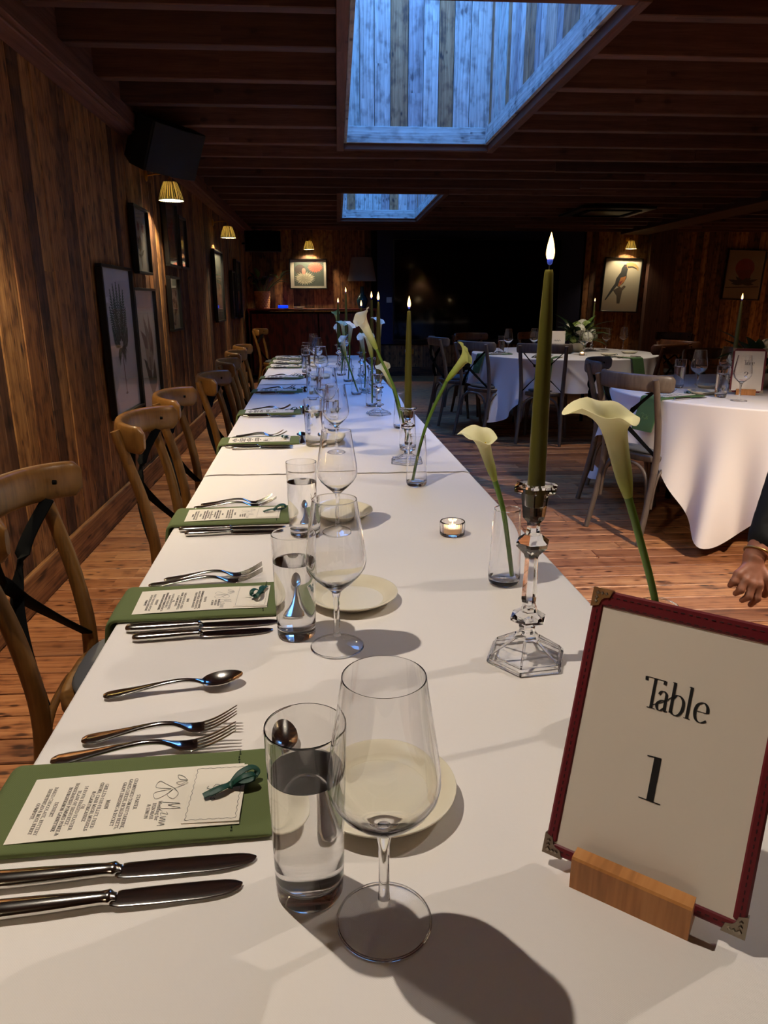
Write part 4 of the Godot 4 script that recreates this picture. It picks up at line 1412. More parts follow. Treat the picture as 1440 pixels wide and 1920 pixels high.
# round table under a square cloth whose corners hang lower
func round_table(c: Vector3, r: float, lab: String, clab: String, phase: float, tip: float) -> void:
	var t := thing("round_table", lab, "table", c, 0.0, "round dining tables at right")
	var b := MB.new()
	b.lathe([Vector2(0, 0.72), Vector2(r - 0.012, 0.72), Vector2(r - 0.004, 0.728), Vector2(r - 0.004, 0.744), Vector2(0, 0.746)], 64)
	part("tabletop", b, M.wall_1, t)
	for k in 4:
		b = MB.new()
		var a := PI / 4 + k * PI / 2
		b.tube([Vector3(0.52 * cos(a), 0, 0.52 * sin(a)), Vector3(0.5 * cos(a), 0.72, 0.5 * sin(a))], [0.018], 10, Vector3.RIGHT)
		part("leg", b, M.black_metal, t)
	b = MB.new()
	var P := []
	var nphi := 400
	noise.seed = 9
	noise.frequency = 1.0
	for j in 34:
		var row := PackedVector3Array()
		for i in nphi:
			var a := -TAU * i / nphi
			var cr := pow(absf(cos(2.0 * (a - phase))), 3.0) * (1.0 if cos(2.0 * (a - phase)) > 0 else 0.0)
			# four corners: phase is the direction of one of them
			cr = pow(maxf(cos(4.0 * (a - phase)) * 0.5 + 0.5, 0.0), 3.6)
			var drop := 0.28 + tip * cr
			var x := 0.0
			var y := 0.75
			if j < 10:
				x = (r - 0.008) * j / 9.0
				y += 0.0008 * noise.get_noise_2d(x * 6.0 * cos(a), x * 6.0 * sin(a))
			elif j < 14:
				var q := (j - 9) / 4.0 * PI / 2
				x = r - 0.008 + 0.010 * sin(q)
				y = 0.75 - 0.010 * (1 - cos(q))
			else:
				var d := (j - 13) / 20.0
				var fold := sin(11.0 * a + 1.3 * sin(3.0 * a + c.x)) * 0.5 + 0.35 * sin(23.0 * a + c.z)
				var dd := pow(d, 1.5)
				for e in 9:      # pressed fold lines running aslant down the drop
					var aa := wrapf(a + e * 0.698 + (0.35 if e % 2 == 0 else -0.35) * d + 0.1 * e * e, -PI, PI)
					x += 0.0055 * minf(d * 4.0, 1.0) * exp(-pow(aa / 0.022, 2.0))
				x += r + 0.002 + dd * 0.035 + dd * fold * 0.028 + cr * dd * (0.05 + 0.085 * sin(24.0 * (a - phase) + 0.8))
				y = 0.74 - drop * d
			row.append(Vector3(x * cos(a), y, x * sin(a)))
		P.append(row)
	P.reverse()
	b.grid(P, true, true)
	var Q := []
	for j in 21:
		var row := PackedVector3Array()
		for p in P[j]:
			row.append(Vector3(p.x * 0.999, p.y - (0.0 if j < 20 else 0.001), p.z * 0.999))
		Q.append(row)
	b.grid(Q, true)
	var o := solid("round_tablecloth", b, M.cloth, clab, "tablecloth", "white cloths on the round tables")
	o.position = c

# ---------------------------------------------------------------- tableware
func cutlery_meshes() -> Dictionary:
	var out := {}
	# fork, handle end at x = -L/2, tines towards +x
	for q in [["dinner_fork", 0.205], ["starter_fork", 0.180]]:
		var L: float = q[1]
		var k := L / 0.205
		var b := MB.new()
		var path := []
		var rad := []
		for e in [[0.0, 0.0045, 0.0035, 0.0012], [0.006, 0.0048, 0.0082, 0.0017], [0.02, 0.0056, 0.0096, 0.0019], [0.045, 0.0085, 0.0068, 0.0020], [0.075, 0.0125, 0.0042, 0.0022], [0.100, 0.0145, 0.0033, 0.0024], [0.118, 0.0132, 0.0034, 0.0022], [0.130, 0.0096, 0.0060, 0.0015], [0.141, 0.0056, 0.0105, 0.0012], [0.152, 0.0042, 0.0122, 0.0011], [0.160, 0.0050, 0.0121, 0.0010]]:
			path.append(Vector3(e[0] * k - L / 2, e[1], 0))
			rad.append(Vector2(e[2] * (1.2 if e[0] < 0.12 else 1.0), e[3] * 1.25))
		var sp := smooth(path, 4)
		b.tube(sp, lerpf_list(rad, sp.size()), 16, Vector3.UP)
		for j in 4:
			var z := (j - 1.5) * 0.0064
			b.tube(smooth([Vector3(0.157 * k - L / 2, 0.0046, z * 0.98), Vector3(0.172 * k - L / 2, 0.0080, z), Vector3(0.188 * k - L / 2, 0.0145, z), Vector3(0.205 * k - L / 2, 0.0235, z * 0.97)], 4), lerpf_list([Vector2(0.0024, 0.0010), Vector2(0.0022, 0.0010), Vector2(0.0018, 0.0009), Vector2(0.0008, 0.0005)], 13), 8, Vector3.UP)
		out[q[0]] = b.mesh()
	for q in [["dinner_knife", 0.238], ["starter_knife", 0.212]]:
		var L: float = q[1]
		var k := L / 0.238
		var b := MB.new()
		var path := []
		var rad := []
		for e in [[0.0, 0.003, 0.002], [0.003, 0.0068, 0.0048], [0.012, 0.0085, 0.0058], [0.05, 0.0078, 0.0056], [0.085, 0.0064, 0.0050], [0.104, 0.0056, 0.0046], [0.112, 0.0066, 0.0050], [0.116, 0.0040, 0.0030], [0.118, 0.0038, 0.0016]]:
			path.append(Vector3(e[0] * k - L / 2, 0.0068, 0))
			rad.append(Vector2(e[1] * 1.18, e[2] * 1.12))
		var sp := smooth(path, 3)
		b.tube(sp, lerpf_list(rad, sp.size()), 16, Vector3.UP)
		out[q[0] + "_handle"] = b.mesh()
		b = MB.new()
		path = []
		rad = []
		for e in [[0.117, 0.0058, 0.0010, 0.0], [0.122, 0.0082, 0.0012, 0.0004], [0.16, 0.0090, 0.0012, 0.0004], [0.20, 0.0088, 0.0011, 0.0003], [0.222, 0.0074, 0.0010, -0.0008], [0.233, 0.0048, 0.0008, -0.0022], [0.238, 0.0008, 0.0005, -0.0040]]:
			path.append(Vector3(e[0] * k - L / 2, 0.0058 - e[0] * 0.012, e[3]))
			rad.append(Vector2(e[1] * 1.2, e[2]))
		sp = smooth(path, 3)
		b.tube(sp, lerpf_list(rad, sp.size()), 14, Vector3.UP, true, 0.8)
		out[q[0] + "_blade"] = b.mesh()
	# spoon: bowl towards +x
	var L2 := 0.180
	var b2 := MB.new()
	var path2 := []
	var rad2 := []
	for e in [[0.0, 0.0042, 0.0035, 0.0012], [0.006, 0.0045, 0.0078, 0.0016], [0.02, 0.0055, 0.0088, 0.0018], [0.045, 0.0085, 0.0060, 0.0019], [0.075, 0.0125, 0.0038, 0.0021], [0.10, 0.0140, 0.0032, 0.0022], [0.116, 0.0120, 0.0036, 0.0020], [0.126, 0.0092, 0.0060, 0.0012], [0.131, 0.0084, 0.0078, 0.0008]]:
		path2.append(Vector3(e[0] - L2 / 2, e[1], 0))
		rad2.append(Vector2(e[2] * 1.2, e[3] * 1.2))
	var sp2 := smooth(path2, 4)
	b2.tube(sp2, lerpf_list(rad2, sp2.size()), 14, Vector3.UP)
	var top := []
	var bot := []
	for j in 9:
		var rr := 1.0 - j / 8.0
		var ra := PackedVector3Array()
		var rb := PackedVector3Array()
		for i in 28:
			var t := TAU * i / 28
			var cx := cos(t)
			var px := 0.152 + 0.028 * cx * rr - L2 / 2
			var hw := 0.0185 * (1.0 - 0.12 * cx)
			var y := 0.0084 - 0.0075 * (1.0 - rr * rr) + 0.10 * (px - 0.124 + L2 / 2)
			ra.append(Vector3(px, y + 0.001, hw * sin(t) * rr))
			rb.append(Vector3(px, y, hw * sin(t) * rr))
		top.append(ra)
		bot.append(rb)
	b2.grid(top, true, false)
	b2.grid(bot, true, true)
	b2.grid([top[0], bot[0]], true, true)
	out["dessert_spoon"] = b2.mesh()
	return out

var WG := [Vector2(0, 0), Vector2(0.0395, 0.0), Vector2(0.0402, 0.0008), Vector2(0.0396, 0.0017), Vector2(0.030, 0.0032), Vector2(0.016, 0.0056), Vector2(0.008, 0.011), Vector2(0.0056, 0.018), Vector2(0.0045, 0.032), Vector2(0.0043, 0.06), Vector2(0.0047, 0.078), Vector2(0.0068, 0.0885), Vector2(0.0135, 0.0955), Vector2(0.024, 0.1045), Vector2(0.0365, 0.1175), Vector2(0.0432, 0.1285), Vector2(0.0450, 0.1385), Vector2(0.0442, 0.150), Vector2(0.0410, 0.172), Vector2(0.0365, 0.200), Vector2(0.0322, 0.2290), Vector2(0.0319, 0.2303), Vector2(0.0313, 0.2303), Vector2(0.0312, 0.2290),
	Vector2(0.0355, 0.200), Vector2(0.0400, 0.172), Vector2(0.0432, 0.150), Vector2(0.0440, 0.1387), Vector2(0.0421, 0.129), Vector2(0.0354, 0.1185), Vector2(0.0228, 0.1062), Vector2(0.010, 0.0985), Vector2(0, 0.0968)]

func dense(p: Array, per: int) -> Array:
	return smooth(p, per)

func wine_glass(real: bool) -> Node3D:
	var o := thing("wine_glass", "", "wine glass")
	var m: Material = M.glass if real else M.thin_glass
	var segs := 64 if real else 28
	if real:
		var b := MB.new()
		b.lathe(WG, segs, Vector3.ZERO, 70, false, 0, 7)
		part("foot", b, M.thin_glass, o)
		b = MB.new()
		b.lathe([Vector2(0.0384, 0.0001), Vector2(0.0399, 0.0001), Vector2(0.0404, 0.0009), Vector2(0.0398, 0.0019), Vector2(0.0384, 0.0022), Vector2(0.0380, 0.0012), Vector2(0.0384, 0.0001)], segs, Vector3.ZERO, 80)
		part("foot_rim", b, m, o)
		b = MB.new()
		b.lathe(WG, segs, Vector3.ZERO, 70, false, 7, 11)
		part("stem", b, m, o)
		b = MB.new()
		b.lathe(WG, segs, Vector3.ZERO, 70, false, 11, 32)
		part("bowl", b, m, o)
	else:
		var b := MB.new()
		b.lathe(WG, segs, Vector3.ZERO, 70, false, 0, 7)
		part("foot", b, M.glass, o)
		b = MB.new()
		b.lathe(WG, segs, Vector3.ZERO, 70, false, 7, 11)
		part("stem", b, M.glass, o)
		b = MB.new()
		b.lathe(WG, segs, Vector3.ZERO, 70, false, 11, 32)
		part("bowl", b, M.glass, o)
	return o

func tumbler(real: bool) -> Node3D:
	var o := thing("water_tumbler", "", "glass")
	var b := MB.new()
	var pr := [Vector2(0, 0.0010), Vector2(0.024, 0.0), Vector2(0.0278, 0.0012), Vector2(0.0292, 0.004), Vector2(0.0300, 0.020), Vector2(0.0333, 0.1650), Vector2(0.0331, 0.1666), Vector2(0.0322, 0.1666), Vector2(0.0319, 0.1650), Vector2(0.0284, 0.022), Vector2(0.0262, 0.0165), Vector2(0.018, 0.0150), Vector2(0, 0.0155)]
	b.lathe(pr, 64 if real else 32, Vector3.ZERO, 60)
	part("tumbler_body", b, M.glass, o)
	b = MB.new()
	b.lathe([Vector2(0, 0.0152), Vector2(0.018, 0.0147), Vector2(0.0264, 0.0162), Vector2(0.0287, 0.022), Vector2(0.03115, 0.1235), Vector2(0.0309, 0.1228), Vector2(0.0295, 0.1222), Vector2(0, 0.1220)], 64 if real else 32, Vector3.ZERO, 60)
	part("water", b, M.water, o)
	return o

func bread_plate() -> Node3D:
	var o := thing("bread_plate", "", "plate")
	var b := MB.new()
	b.lathe(dense([Vector2(0, 0.002), Vector2(0.042, 0.002), Vector2(0.044, 0.0), Vector2(0.047, 0.0), Vector2(0.049, 0.0025), Vector2(0.058, 0.006), Vector2(0.070, 0.0125), Vector2(0.0775, 0.0172), Vector2(0.0785, 0.0185), Vector2(0.0775, 0.0197), Vector2(0.070, 0.0165), Vector2(0.060, 0.0095), Vector2(0.054, 0.0066), Vector2(0.048, 0.0058), Vector2(0, 0.0056)], 3), 64, Vector3.ZERO, 75)
	part("plate_body", b, M.china, o)
	return o

# folded napkin from the table's middle (+x end) to its edge, then hanging; edge at x = xe in local metres
func napkin(xa: float, xe: float, mat_key: String, hang := 0.16, wd := 0.138, mono := true, lean := 0.02) -> Node3D:
	var o := thing("napkin", "", "napkin")
	var b := MB.new()
	var path := []
	var n := 16
	for k in n + 1:
		path.append([Vector2(lerpf(xa, xe, k / float(n)), 0.0045), Vector2(0, 1)])
	for k in range(1, 7):
		var t := k / 6.0 * PI / 2
		path.append([Vector2(xe - 0.014 * sin(t), 0.0045 - 0.014 * (1 - cos(t))), Vector2(-sin(t), cos(t))])
	for k in range(1, 9):
		path.append([Vector2(xe - 0.014 - lean * k / 8.0, -0.0095 - hang * k / 8.0), Vector2(-1, 0)])
	var P := []
	for k in path.size():
		var c: Vector2 = path[k][0]
		var nn: Vector2 = path[k][1]
		var row := PackedVector3Array()
		var th := 0.0042
		if k == 0 or k == path.size() - 1:
			th = 0.0025
		for i in 36:
			var t := TAU * i / 36
			var z := wd / 2 * signf(cos(t)) * pow(absf(cos(t)), 0.18)
			var h := th * signf(sin(t)) * pow(absf(sin(t)), 0.5)
			h += 0.0005 * sin(z * 60.0 + k * 0.7) * (1.0 if sin(t) > 0.1 else 0.0)
			row.append(Vector3(c.x + nn.x * h, c.y + nn.y * h, z))
		P.append(row)
	b.grid(P, true, false)
	for e in [0, P.size() - 1]:
		var c: Vector2 = path[e][0]
		var m := Vector3(c.x, c.y, 0)
		for i in 36:
			if e == 0:
				b.tri(m, P[e][i], P[e][(i + 1) % 36])
			else:
				b.tri(m, P[e][(i + 1) % 36], P[e][i])
	part("folded_cloth", b, M[mat_key], o)
	b = MB.new()
	for k in 26:
		var z := -wd / 2 + 0.006 + k * (wd - 0.012) / 25.0
		b.box(Vector3(xa - 0.040 + 0.0006 * sin(k * 2.1), 0.0092, z), Vector3(0.0011 if k % 2 == 0 else 0.0022, 0.0007, 0.0034 if k % 2 == 0 else 0.0009), 0)
	part("hem_stitching", b, M.stitch, o)
	if mono:
		b = MB.new()
		var xf := Transform3D(Basis(Vector3(0, 0, 1), Vector3(0, 1, 0), Vector3(-1, 0, 0)), Vector3(xe - 0.0190 - lean * 0.6, -0.10, 0.0))
		for st in [[Vector2(-0.026, 0.02), Vector2(-0.012, 0.024), Vector2(-0.002, 0.016), Vector2(-0.012, 0.004), Vector2(-0.018, 0.002), Vector2(-0.004, 0.0), Vector2(0.002, -0.010), Vector2(-0.010, -0.02), Vector2(-0.024, -0.014), Vector2(-0.014, 0.002), Vector2(-0.010, 0.022)],
				[Vector2(0.004, 0.014), Vector2(0.012, 0.018), Vector2(0.016, 0.008), Vector2(0.008, -0.004), Vector2(0.006, -0.016), Vector2(0.016, -0.012), Vector2(0.026, 0.004)], [Vector2(0.026, 0.014), Vector2(0.016, 0.0), Vector2(0.026, -0.018)]]:
			b.pen(smooth(st, 5), 0.0014, 0.0030, xf, 0.0)
		part("embroidered_monogram", b, M.monogram, o)
	return o

# menu lying on the napkin; reads from the chair side. local +x towards the table's middle
func menu_card(ribbon_turn: float, guest: String) -> Node3D:
	var o := thing("menu_card", "", "menu")
	var b := MB.new()
	var L := 0.218
	var W := 0.0955
	var P := []
	for j in 5:
		var row := PackedVector3Array()
		for i in 23:
			var x := lerpf(-L / 2, L / 2, i / 22.0)
			row.append(Vector3(x, 0.0012 * sin((x + L / 2) / L * PI) + 0.0006, lerpf(-W / 2, W / 2, j / 4.0)))
		P.append(row)
	b.grid(P, false)
	var Q := []
	for r in P:
		var q := PackedVector3Array()
		for p in r:
			q.append(p - Vector3(0, 0.0004, 0))
		Q.append(q)
	b.grid(Q, false, true)
	b.grid([P[0], Q[0]], false, false)
	b.grid([P[4], Q[4]], false, true)
	part("sheet", b, M.paper, o)
	var rot := Basis(Vector3(0, 0, 1), Vector3(1, 0, 0), Vector3(0, 1, 0))
	for q in [["STARTER", 0.0036, 0.004], ["CHAMBERED TOMATO TARTINE,\nGOATS CHEESE, PICKLED BEETS,\nGRAPE DRESSING & ROCKET", 0.0019, -0.0085], ["MAIN", 0.0036, -0.025], ["GRILLED COD FILLET, FRIED\nCRUMB, CRAB MASH, MUSSELS\n& CLAM FRICASSEE", 0.0019, -0.0375], ["OR", 0.0019, -0.0485], ["14 HOUR BRAISED FEATHER\nBLADE OF IRISH BEEF,\nHORSERADISH POMMES PUREE &\nBOURGUIGNON GARNITURE", 0.0019, -0.0605], ["DESSERT", 0.0036, -0.0765], ["BAKED CHOCOLATE, BUTTERY\nSHORTBREAD & ROSE BERRY\nCOMPOTE", 0.0019, -0.0890], ["Wedding for\nDEBORAH\n& SIMON", 0.0022, 0.0225]]:
		var k: String = "menu_" + q[0]
		if not M.has(k):
			var tm := text_mesh(q[0], "Droid Serif", q[1], 0.0002)
			tm.line_spacing = -4.0
			M[k] = tm
		var m := part("lettering", M[k], M.grey_ink, o)
		var hy := 0.0012 * sin((q[2] + L / 2) / L * PI) + 0.0008
		m.transform = Transform3D(rot, Vector3(q[2], hy, 0.020 if q[2] > 0.02 else 0.004))
	# script heading and pen-drawn flowers
	b = MB.new()
	var xf := Transform3D(rot, Vector3(0.0, 0.0021, 0))
	var wob := []
	for k in 29:
		wob.append(Vector2(-0.040 + k * 0.0027, 0.052 + 0.0012 * sin(k * 1.7)))
	for st in [[Vector2(0.008, 0.030), Vector2(0.012, 0.048), Vector2(0.013, 0.036), Vector2(0.019, 0.049), Vector2(0.018, 0.030), Vector2(0.022, 0.032)], [Vector2(0.023, 0.036), Vector2(0.027, 0.038), Vector2(0.024, 0.031), Vector2(0.029, 0.032)], [Vector2(0.030, 0.037), Vector2(0.031, 0.031), Vector2(0.034, 0.037), Vector2(0.035, 0.031)], [Vector2(0.037, 0.037), Vector2(0.038, 0.031), Vector2(0.041, 0.037), Vector2(0.042, 0.030)],
			[Vector2(-0.012, 0.040), Vector2(-0.020, 0.030), Vector2(-0.026, 0.022), Vector2(-0.016, 0.020), Vector2(-0.012, 0.036), Vector2(-0.008, 0.020), Vector2(0.002, 0.022), Vector2(-0.002, 0.030), Vector2(-0.011, 0.038)], [Vector2(-0.012, 0.038), Vector2(-0.003, 0.033), Vector2(0.004, 0.040), Vector2(-0.004, 0.044), Vector2(-0.012, 0.039)], [Vector2(-0.012, 0.039), Vector2(-0.020, 0.052)], [Vector2(-0.024, 0.051), Vector2(-0.031, 0.046), Vector2(-0.034, 0.040), Vector2(-0.027, 0.042), Vector2(-0.024, 0.051), Vector2(-0.022, 0.040), Vector2(-0.018, 0.044), Vector2(-0.023, 0.051)]]:
		b.pen(smooth(st, 6), 0.0003, 0.0006, xf, 0.0)
	part("pen_drawing", b, M.ink, o)
	# name tag tied on with a ribbon
	var tagx := Transform3D(Basis(Vector3.UP, -0.05), Vector3(0.083, 0.0022, 0.000))
	b = MB.new()
	b.box(Vector3.ZERO, Vector3(0.056, 0.0005, 0.088), 0.0001, 0, 1, 1, Vector2.ZERO, tagx)
	var tg := part("name_tag", b, M.paper, o)
	b = MB.new()
	var xt := tagx * Transform3D(rot, Vector3(0, 0.00045, 0))
	for side in [[Vector2(-0.040, -0.025), Vector2(0.040, -0.025)], [Vector2(0.040, -0.025), Vector2(0.040, 0.024)], [Vector2(0.040, 0.024), Vector2(-0.040, 0.024)], [Vector2(-0.040, 0.024), Vector2(-0.040, -0.025)]]:
		var st := []
		var ln: float = side[0].distance_to(side[1])
		var nd: Vector2 = (side[1] - side[0]).orthogonal().normalized()
		var cnt := int(ln / 0.002)
		for k in cnt + 1:
			st.append(side[0].lerp(side[1], k / float(cnt)) + nd * 0.0007 * sin(k * 1.5))
		b.pen(st, 0.00035, 0.00045, xt, 0.0)
	part("wavy_border", b, M.ink, tg)
	b = MB.new()
	var gs := [[Vector2(-0.003, 0.008), Vector2(-0.009, 0.010), Vector2(-0.012, 0.004), Vector2(-0.006, 0.002), Vector2(-0.004, 0.007), Vector2(-0.006, -0.004), Vector2(-0.010, -0.003)], [Vector2(0.0, 0.006), Vector2(0.001, 0.002)], [Vector2(0.006, 0.006), Vector2(0.003, 0.005), Vector2(0.006, 0.003), Vector2(0.003, 0.001)], [Vector2(0.008, 0.004), Vector2(0.011, 0.006), Vector2(0.009, 0.001), Vector2(0.013, 0.003)]]
	if guest == "b":
		gs = [[Vector2(-0.006, 0.010), Vector2(-0.006, 0.0), Vector2(-0.010, 0.004)], [Vector2(-0.002, 0.006), Vector2(-0.001, 0.001), Vector2(0.003, 0.005), Vector2(0.0, 0.007)], [Vector2(0.005, 0.006), Vector2(0.008, 0.002), Vector2(0.010, 0.006), Vector2(0.007, -0.005)]]
	for st in gs:
		b.pen(smooth(st, 5), 0.0004, 0.0007, xt * Transform3D(Basis(), Vector3(0, -0.006, 0)), 0.0001)
	part("handwritten_name", b, M.ink, tg)
	b = MB.new()
	var c := Vector3(0.098, 0.004, -0.004)
	var rb := Basis(Vector3.UP, ribbon_turn)
	for st in [[Vector3(0, 0.003, 0), Vector3(0.012, 0.010, -0.004), Vector3(0.026, 0.011, -0.005), Vector3(0.030, 0.005, -0.002), Vector3(0.018, 0.002, 0.002), Vector3(0, 0.003, 0)], [Vector3(0, 0.003, 0), Vector3(0.010, 0.012, 0.006), Vector3(0.022, 0.012, 0.008), Vector3(0.024, 0.005, 0.006), Vector3(0.012, 0.003, 0.003), Vector3(0, 0.003, 0)], [Vector3(0, 0.003, 0), Vector3(-0.014, 0.005, 0.001), Vector3(-0.030, 0.002, 0.0)], [Vector3(0, 0.004, 0), Vector3(-0.012, 0.006, 0.004), Vector3(-0.024, 0.004, 0.003)]]:
		var q := []
		for p in smooth(st, 5):
			q.append(c + rb * p)
		b.tube(q, [Vector2(0.0036, 0.0005)], 8, Vector3(0.1, 1, 0.2))
	b.tube([c + rb * Vector3(-0.003, 0.002, 0.004), c + rb * Vector3(0.0, 0.006, 0.0), c + rb * Vector3(0.002, 0.002, -0.004)], [Vector2(0.003, 0.0018)], 8)
	part("ribbon_bow", b, M.ribbon, o)
	return o

# ---------------------------------------------------------------- candles, vases, flowers
func candlestick(h: float) -> Node3D:
	var o := thing("glass_candlestick", "", "candlestick")
	var k := h / 0.262
	var pr := []
	for q in [[0.0, 0.0], [0.059, 0.0], [0.0595, 0.009], [0.053, 0.0155], [0.036, 0.024], [0.019, 0.036], [0.0128, 0.043], [0.0118, 0.050], [0.0135, 0.056], [0.0262, 0.0635], [0.0268, 0.0675], [0.0135, 0.077], [0.0098, 0.088], [0.0118, 0.096], [0.0098, 0.157], [0.0122, 0.163], [0.0242, 0.1755], [0.0246, 0.1805], [0.0112, 0.191], [0.0098, 0.202], [0.0102, 0.209], [0.0165, 0.216], [0.0203, 0.244], [0.0210, 0.2495], [0.0312, 0.2535], [0.0316, 0.2600], [0.0260, 0.262], [0.0135, 0.262], [0.0118, 0.232], [0.0, 0.231]]:
		pr.append(Vector2(q[0], q[1] * k))
	var b := MB.new()
	b.lathe(pr, 6, Vector3.ZERO, 30, true, 0, 5)
	part("foot", b, M.thin_glass, o)
	b = MB.new()
	for i in 6:
		var a0 := TAU * i / 6
		var a1 := TAU * (i + 1) / 6
		var c0 := Vector3(cos(a0), 0, sin(a0))
		var c1 := Vector3(cos(a1), 0, sin(a1))
		b.tube([c0 * 0.0575 + Vector3(0, 0.004, 0), c1 * 0.0575 + Vector3(0, 0.004, 0)], [Vector2(0.0022, 0.0036)], 8)
		b.tube([c0 * 0.054 + Vector3(0, 0.0118, 0), c1 * 0.054 + Vector3(0, 0.0118, 0)], [0.0016], 6)
		b.tube([c0 * 0.052 + Vector3(0, 0.014 * k, 0), c0 * 0.019 + Vector3(0, 0.0345 * k, 0)], [0.0016, 0.0024], 6)
	part("foot_edge", b, M.glass, o)
	b = MB.new()
	b.lathe(pr, 6, Vector3.ZERO, 30, true, 5, 20)
	part("stem", b, M.glass, o)
	b = MB.new()
	b.lathe(pr, 6, Vector3.ZERO, 30, true, 20, 29)
	part("cup", b, M.glass, o)
	return o

func candle(h: float, key: String, energy: float) -> Node3D:
	var o := thing("taper_candle", "", "candle")
	var b := MB.new()
	b.lathe([Vector2(0, 0), Vector2(0.0095, 0.0), Vector2(0.0112, 0.012), Vector2(0.0118, 0.03), Vector2(0.0108, h * 0.45), Vector2(0.0082, h * 0.8), Vector2(0.0055, h - 0.004), Vector2(0.0046, h), Vector2(0.0030, h - 0.0015), Vector2(0, h - 0.003)], 24, Vector3.ZERO, 75)
	part("wax", b, M[key], o)
	b = MB.new()
	b.tube([Vector3(0, h - 0.004, 0), Vector3(0.0003, h + 0.004, 0), Vector3(0.0012, h + 0.0095, 0)], [0.0007], 6, Vector3.RIGHT)
	part("wick", b, M.wick, o)
	flame(o, Vector3(0.0006, h + 0.005, 0), 1.0, energy)
	return o

func flame(o: Node3D, at: Vector3, k: float, energy: float) -> void:
	var b := MB.new()
	b.lathe(smooth([Vector2(0, 0.004 * k), Vector2(0.0040 * k, 0.008 * k), Vector2(0.0052 * k, 0.015 * k), Vector2(0.0040 * k, 0.024 * k), Vector2(0.0018 * k, 0.033 * k), Vector2(0.0, 0.039 * k)], 4), 16, at, 75)
	part("flame", b, M.flame, o)
	b = MB.new()
	b.lathe(smooth([Vector2(0, 0.0), Vector2(0.0028 * k, 0.002 * k), Vector2(0.0038 * k, 0.0065 * k), Vector2(0.0030 * k, 0.0078 * k)], 3), 12, at, 75)
	part("flame_base", b, M.flame_base, o)
	if energy > 0:
		omni(o, at + Vector3(0, 0.017 * k, 0), Color(1.0, 0.85, 0.62), energy, 0.004, 8.0)

func bud_vase(tall: float) -> Node3D:
	var o := thing("bud_vase", "", "vase")
	var k := tall / 0.142
	var pr := []
	for q in [[0.0, 0.0015], [0.019, 0.0], [0.0255, 0.0015], [0.0285, 0.007], [0.0292, 0.018], [0.0280, 0.05], [0.0258, 0.10], [0.0236, 0.1408], [0.0234, 0.142], [0.0226, 0.142], [0.0228, 0.1405], [0.0250, 0.10], [0.0271, 0.05], [0.0280, 0.020], [0.0262, 0.0125], [0.018, 0.0095], [0.0, 0.0085]]:
		pr.append(Vector2(q[0], q[1] * k))
	var b := MB.new()
	b.lathe(smooth(pr, 2), 48, Vector3.ZERO, 70)
	part("vase_body", b, M.glass, o)
	return o

# calla lily: stem along pts, the last point being the base of the flower; dir = where the flower leans, face = side its lip opens to
func lily(pts: Array, dir: Vector3, face_to: Vector3, size: float, key: String, label: String) -> Node3D:
	var o := thing("calla_lily", label, "flower", pts[0], 0.0, "calla lilies along the long table")
	var loc := []
	for p in pts:
		loc.append(p - pts[0])
	var sp := smooth(loc, 6)
	var b := MB.new()
	b.tube(sp, lerpf_list([0.0040, 0.0043, 0.0046, 0.0050], sp.size()), 10, Vector3.RIGHT)
	part("stem", b, M.stem_green, o)
	var basep: Vector3 = loc[loc.size() - 1]
	var Y := dir.normalized()
	var Z := (face_to - Y * face_to.dot(Y)).normalized()
	var X := Y.cross(Z)
	b = MB.new()
	var outer := []
	var nj := 24
	var ni := 44
	for j in nj + 1:
		var t := j / float(nj)
		var row := PackedVector3Array()
		for i in ni:
			var a := TAU * i / ni
			# a = 0 faces the open lip (+Z); the tip of the spathe rises at the back
			var back := 0.5 - 0.5 * cos(a)
			var r := 0.0050 + 0.0040 * sin(minf(t / 0.3, 1.0) * PI * 0.5) + 0.0085 * pow(t, 2.2)
			var y := 0.112 * t
			var flare := maxf(0.0, (t - 0.66) / 0.34)
			var out := r + flare * flare * (0.0075 + 0.003 * sin(a * 2.0 + 0.6)) + flare * flare * back * 0.007
			y += flare * (0.016 * pow(back, 2.0) - 0.020 * pow(1.0 - back, 2.5)) - flare * flare * flare * 0.010
			if back > 0.88:
				out += pow(flare, 3.0) * (back - 0.88) * 0.13
				y -= pow(flare, 4.0) * (back - 0.88) * 0.05
			y += 0.0022 * flare * sin(a * 5.0 + 1.0)
			row.append(basep + (X * (sin(a) * out * 1.05) + Z * (cos(a) * out) + Y * y) * size)
		outer.append(row)
	b.grid(outer, true)
	var inner := []
	for j in nj + 1:
		var row := PackedVector3Array()
		var mid := Vector3.ZERO
		for p in outer[j]:
			mid += p / ni
		for p in outer[j]:
			var d: Vector3 = p - mid
			row.append(p - d.normalized() * minf(0.0009 * size, d.length() * 0.3) + Y * 0.0002)
		inner.append(row)
	b.grid(inner, true, true)
	b.grid([outer[nj], inner[nj]], true)
	# the flower is greener towards its stalk
	var tone: Array = {"lily_white": [Color(0.90, 0.89, 0.74), Color(0.36, 0.44, 0.09)], "lily_cream": [Color(0.88, 0.85, 0.55), Color(0.45, 0.50, 0.09)], "lily_green": [Color(0.58, 0.63, 0.20), Color(0.28, 0.40, 0.04)]}[key]
	for p in b.v:
		var hh := clampf((p - basep).dot(Y) / (0.10 * size), 0.0, 1.0)
		b.c.append(tone[1].lerp(tone[0], smoothstep(0.08, 0.95, hh)))
	part("spathe", b, M[key], o)
	b = MB.new()
	b.tube([basep + Y * 0.012 * size, basep + Y * 0.05 * size, basep + (Y * 0.078 + Z * 0.004) * size, basep + (Y * 0.084 + Z * 0.005) * size], [0.004 * size, 0.004 * size, 0.0034 * size, 0.001], 10, X)
	part("spadix", b, M.spadix, o)
	return o

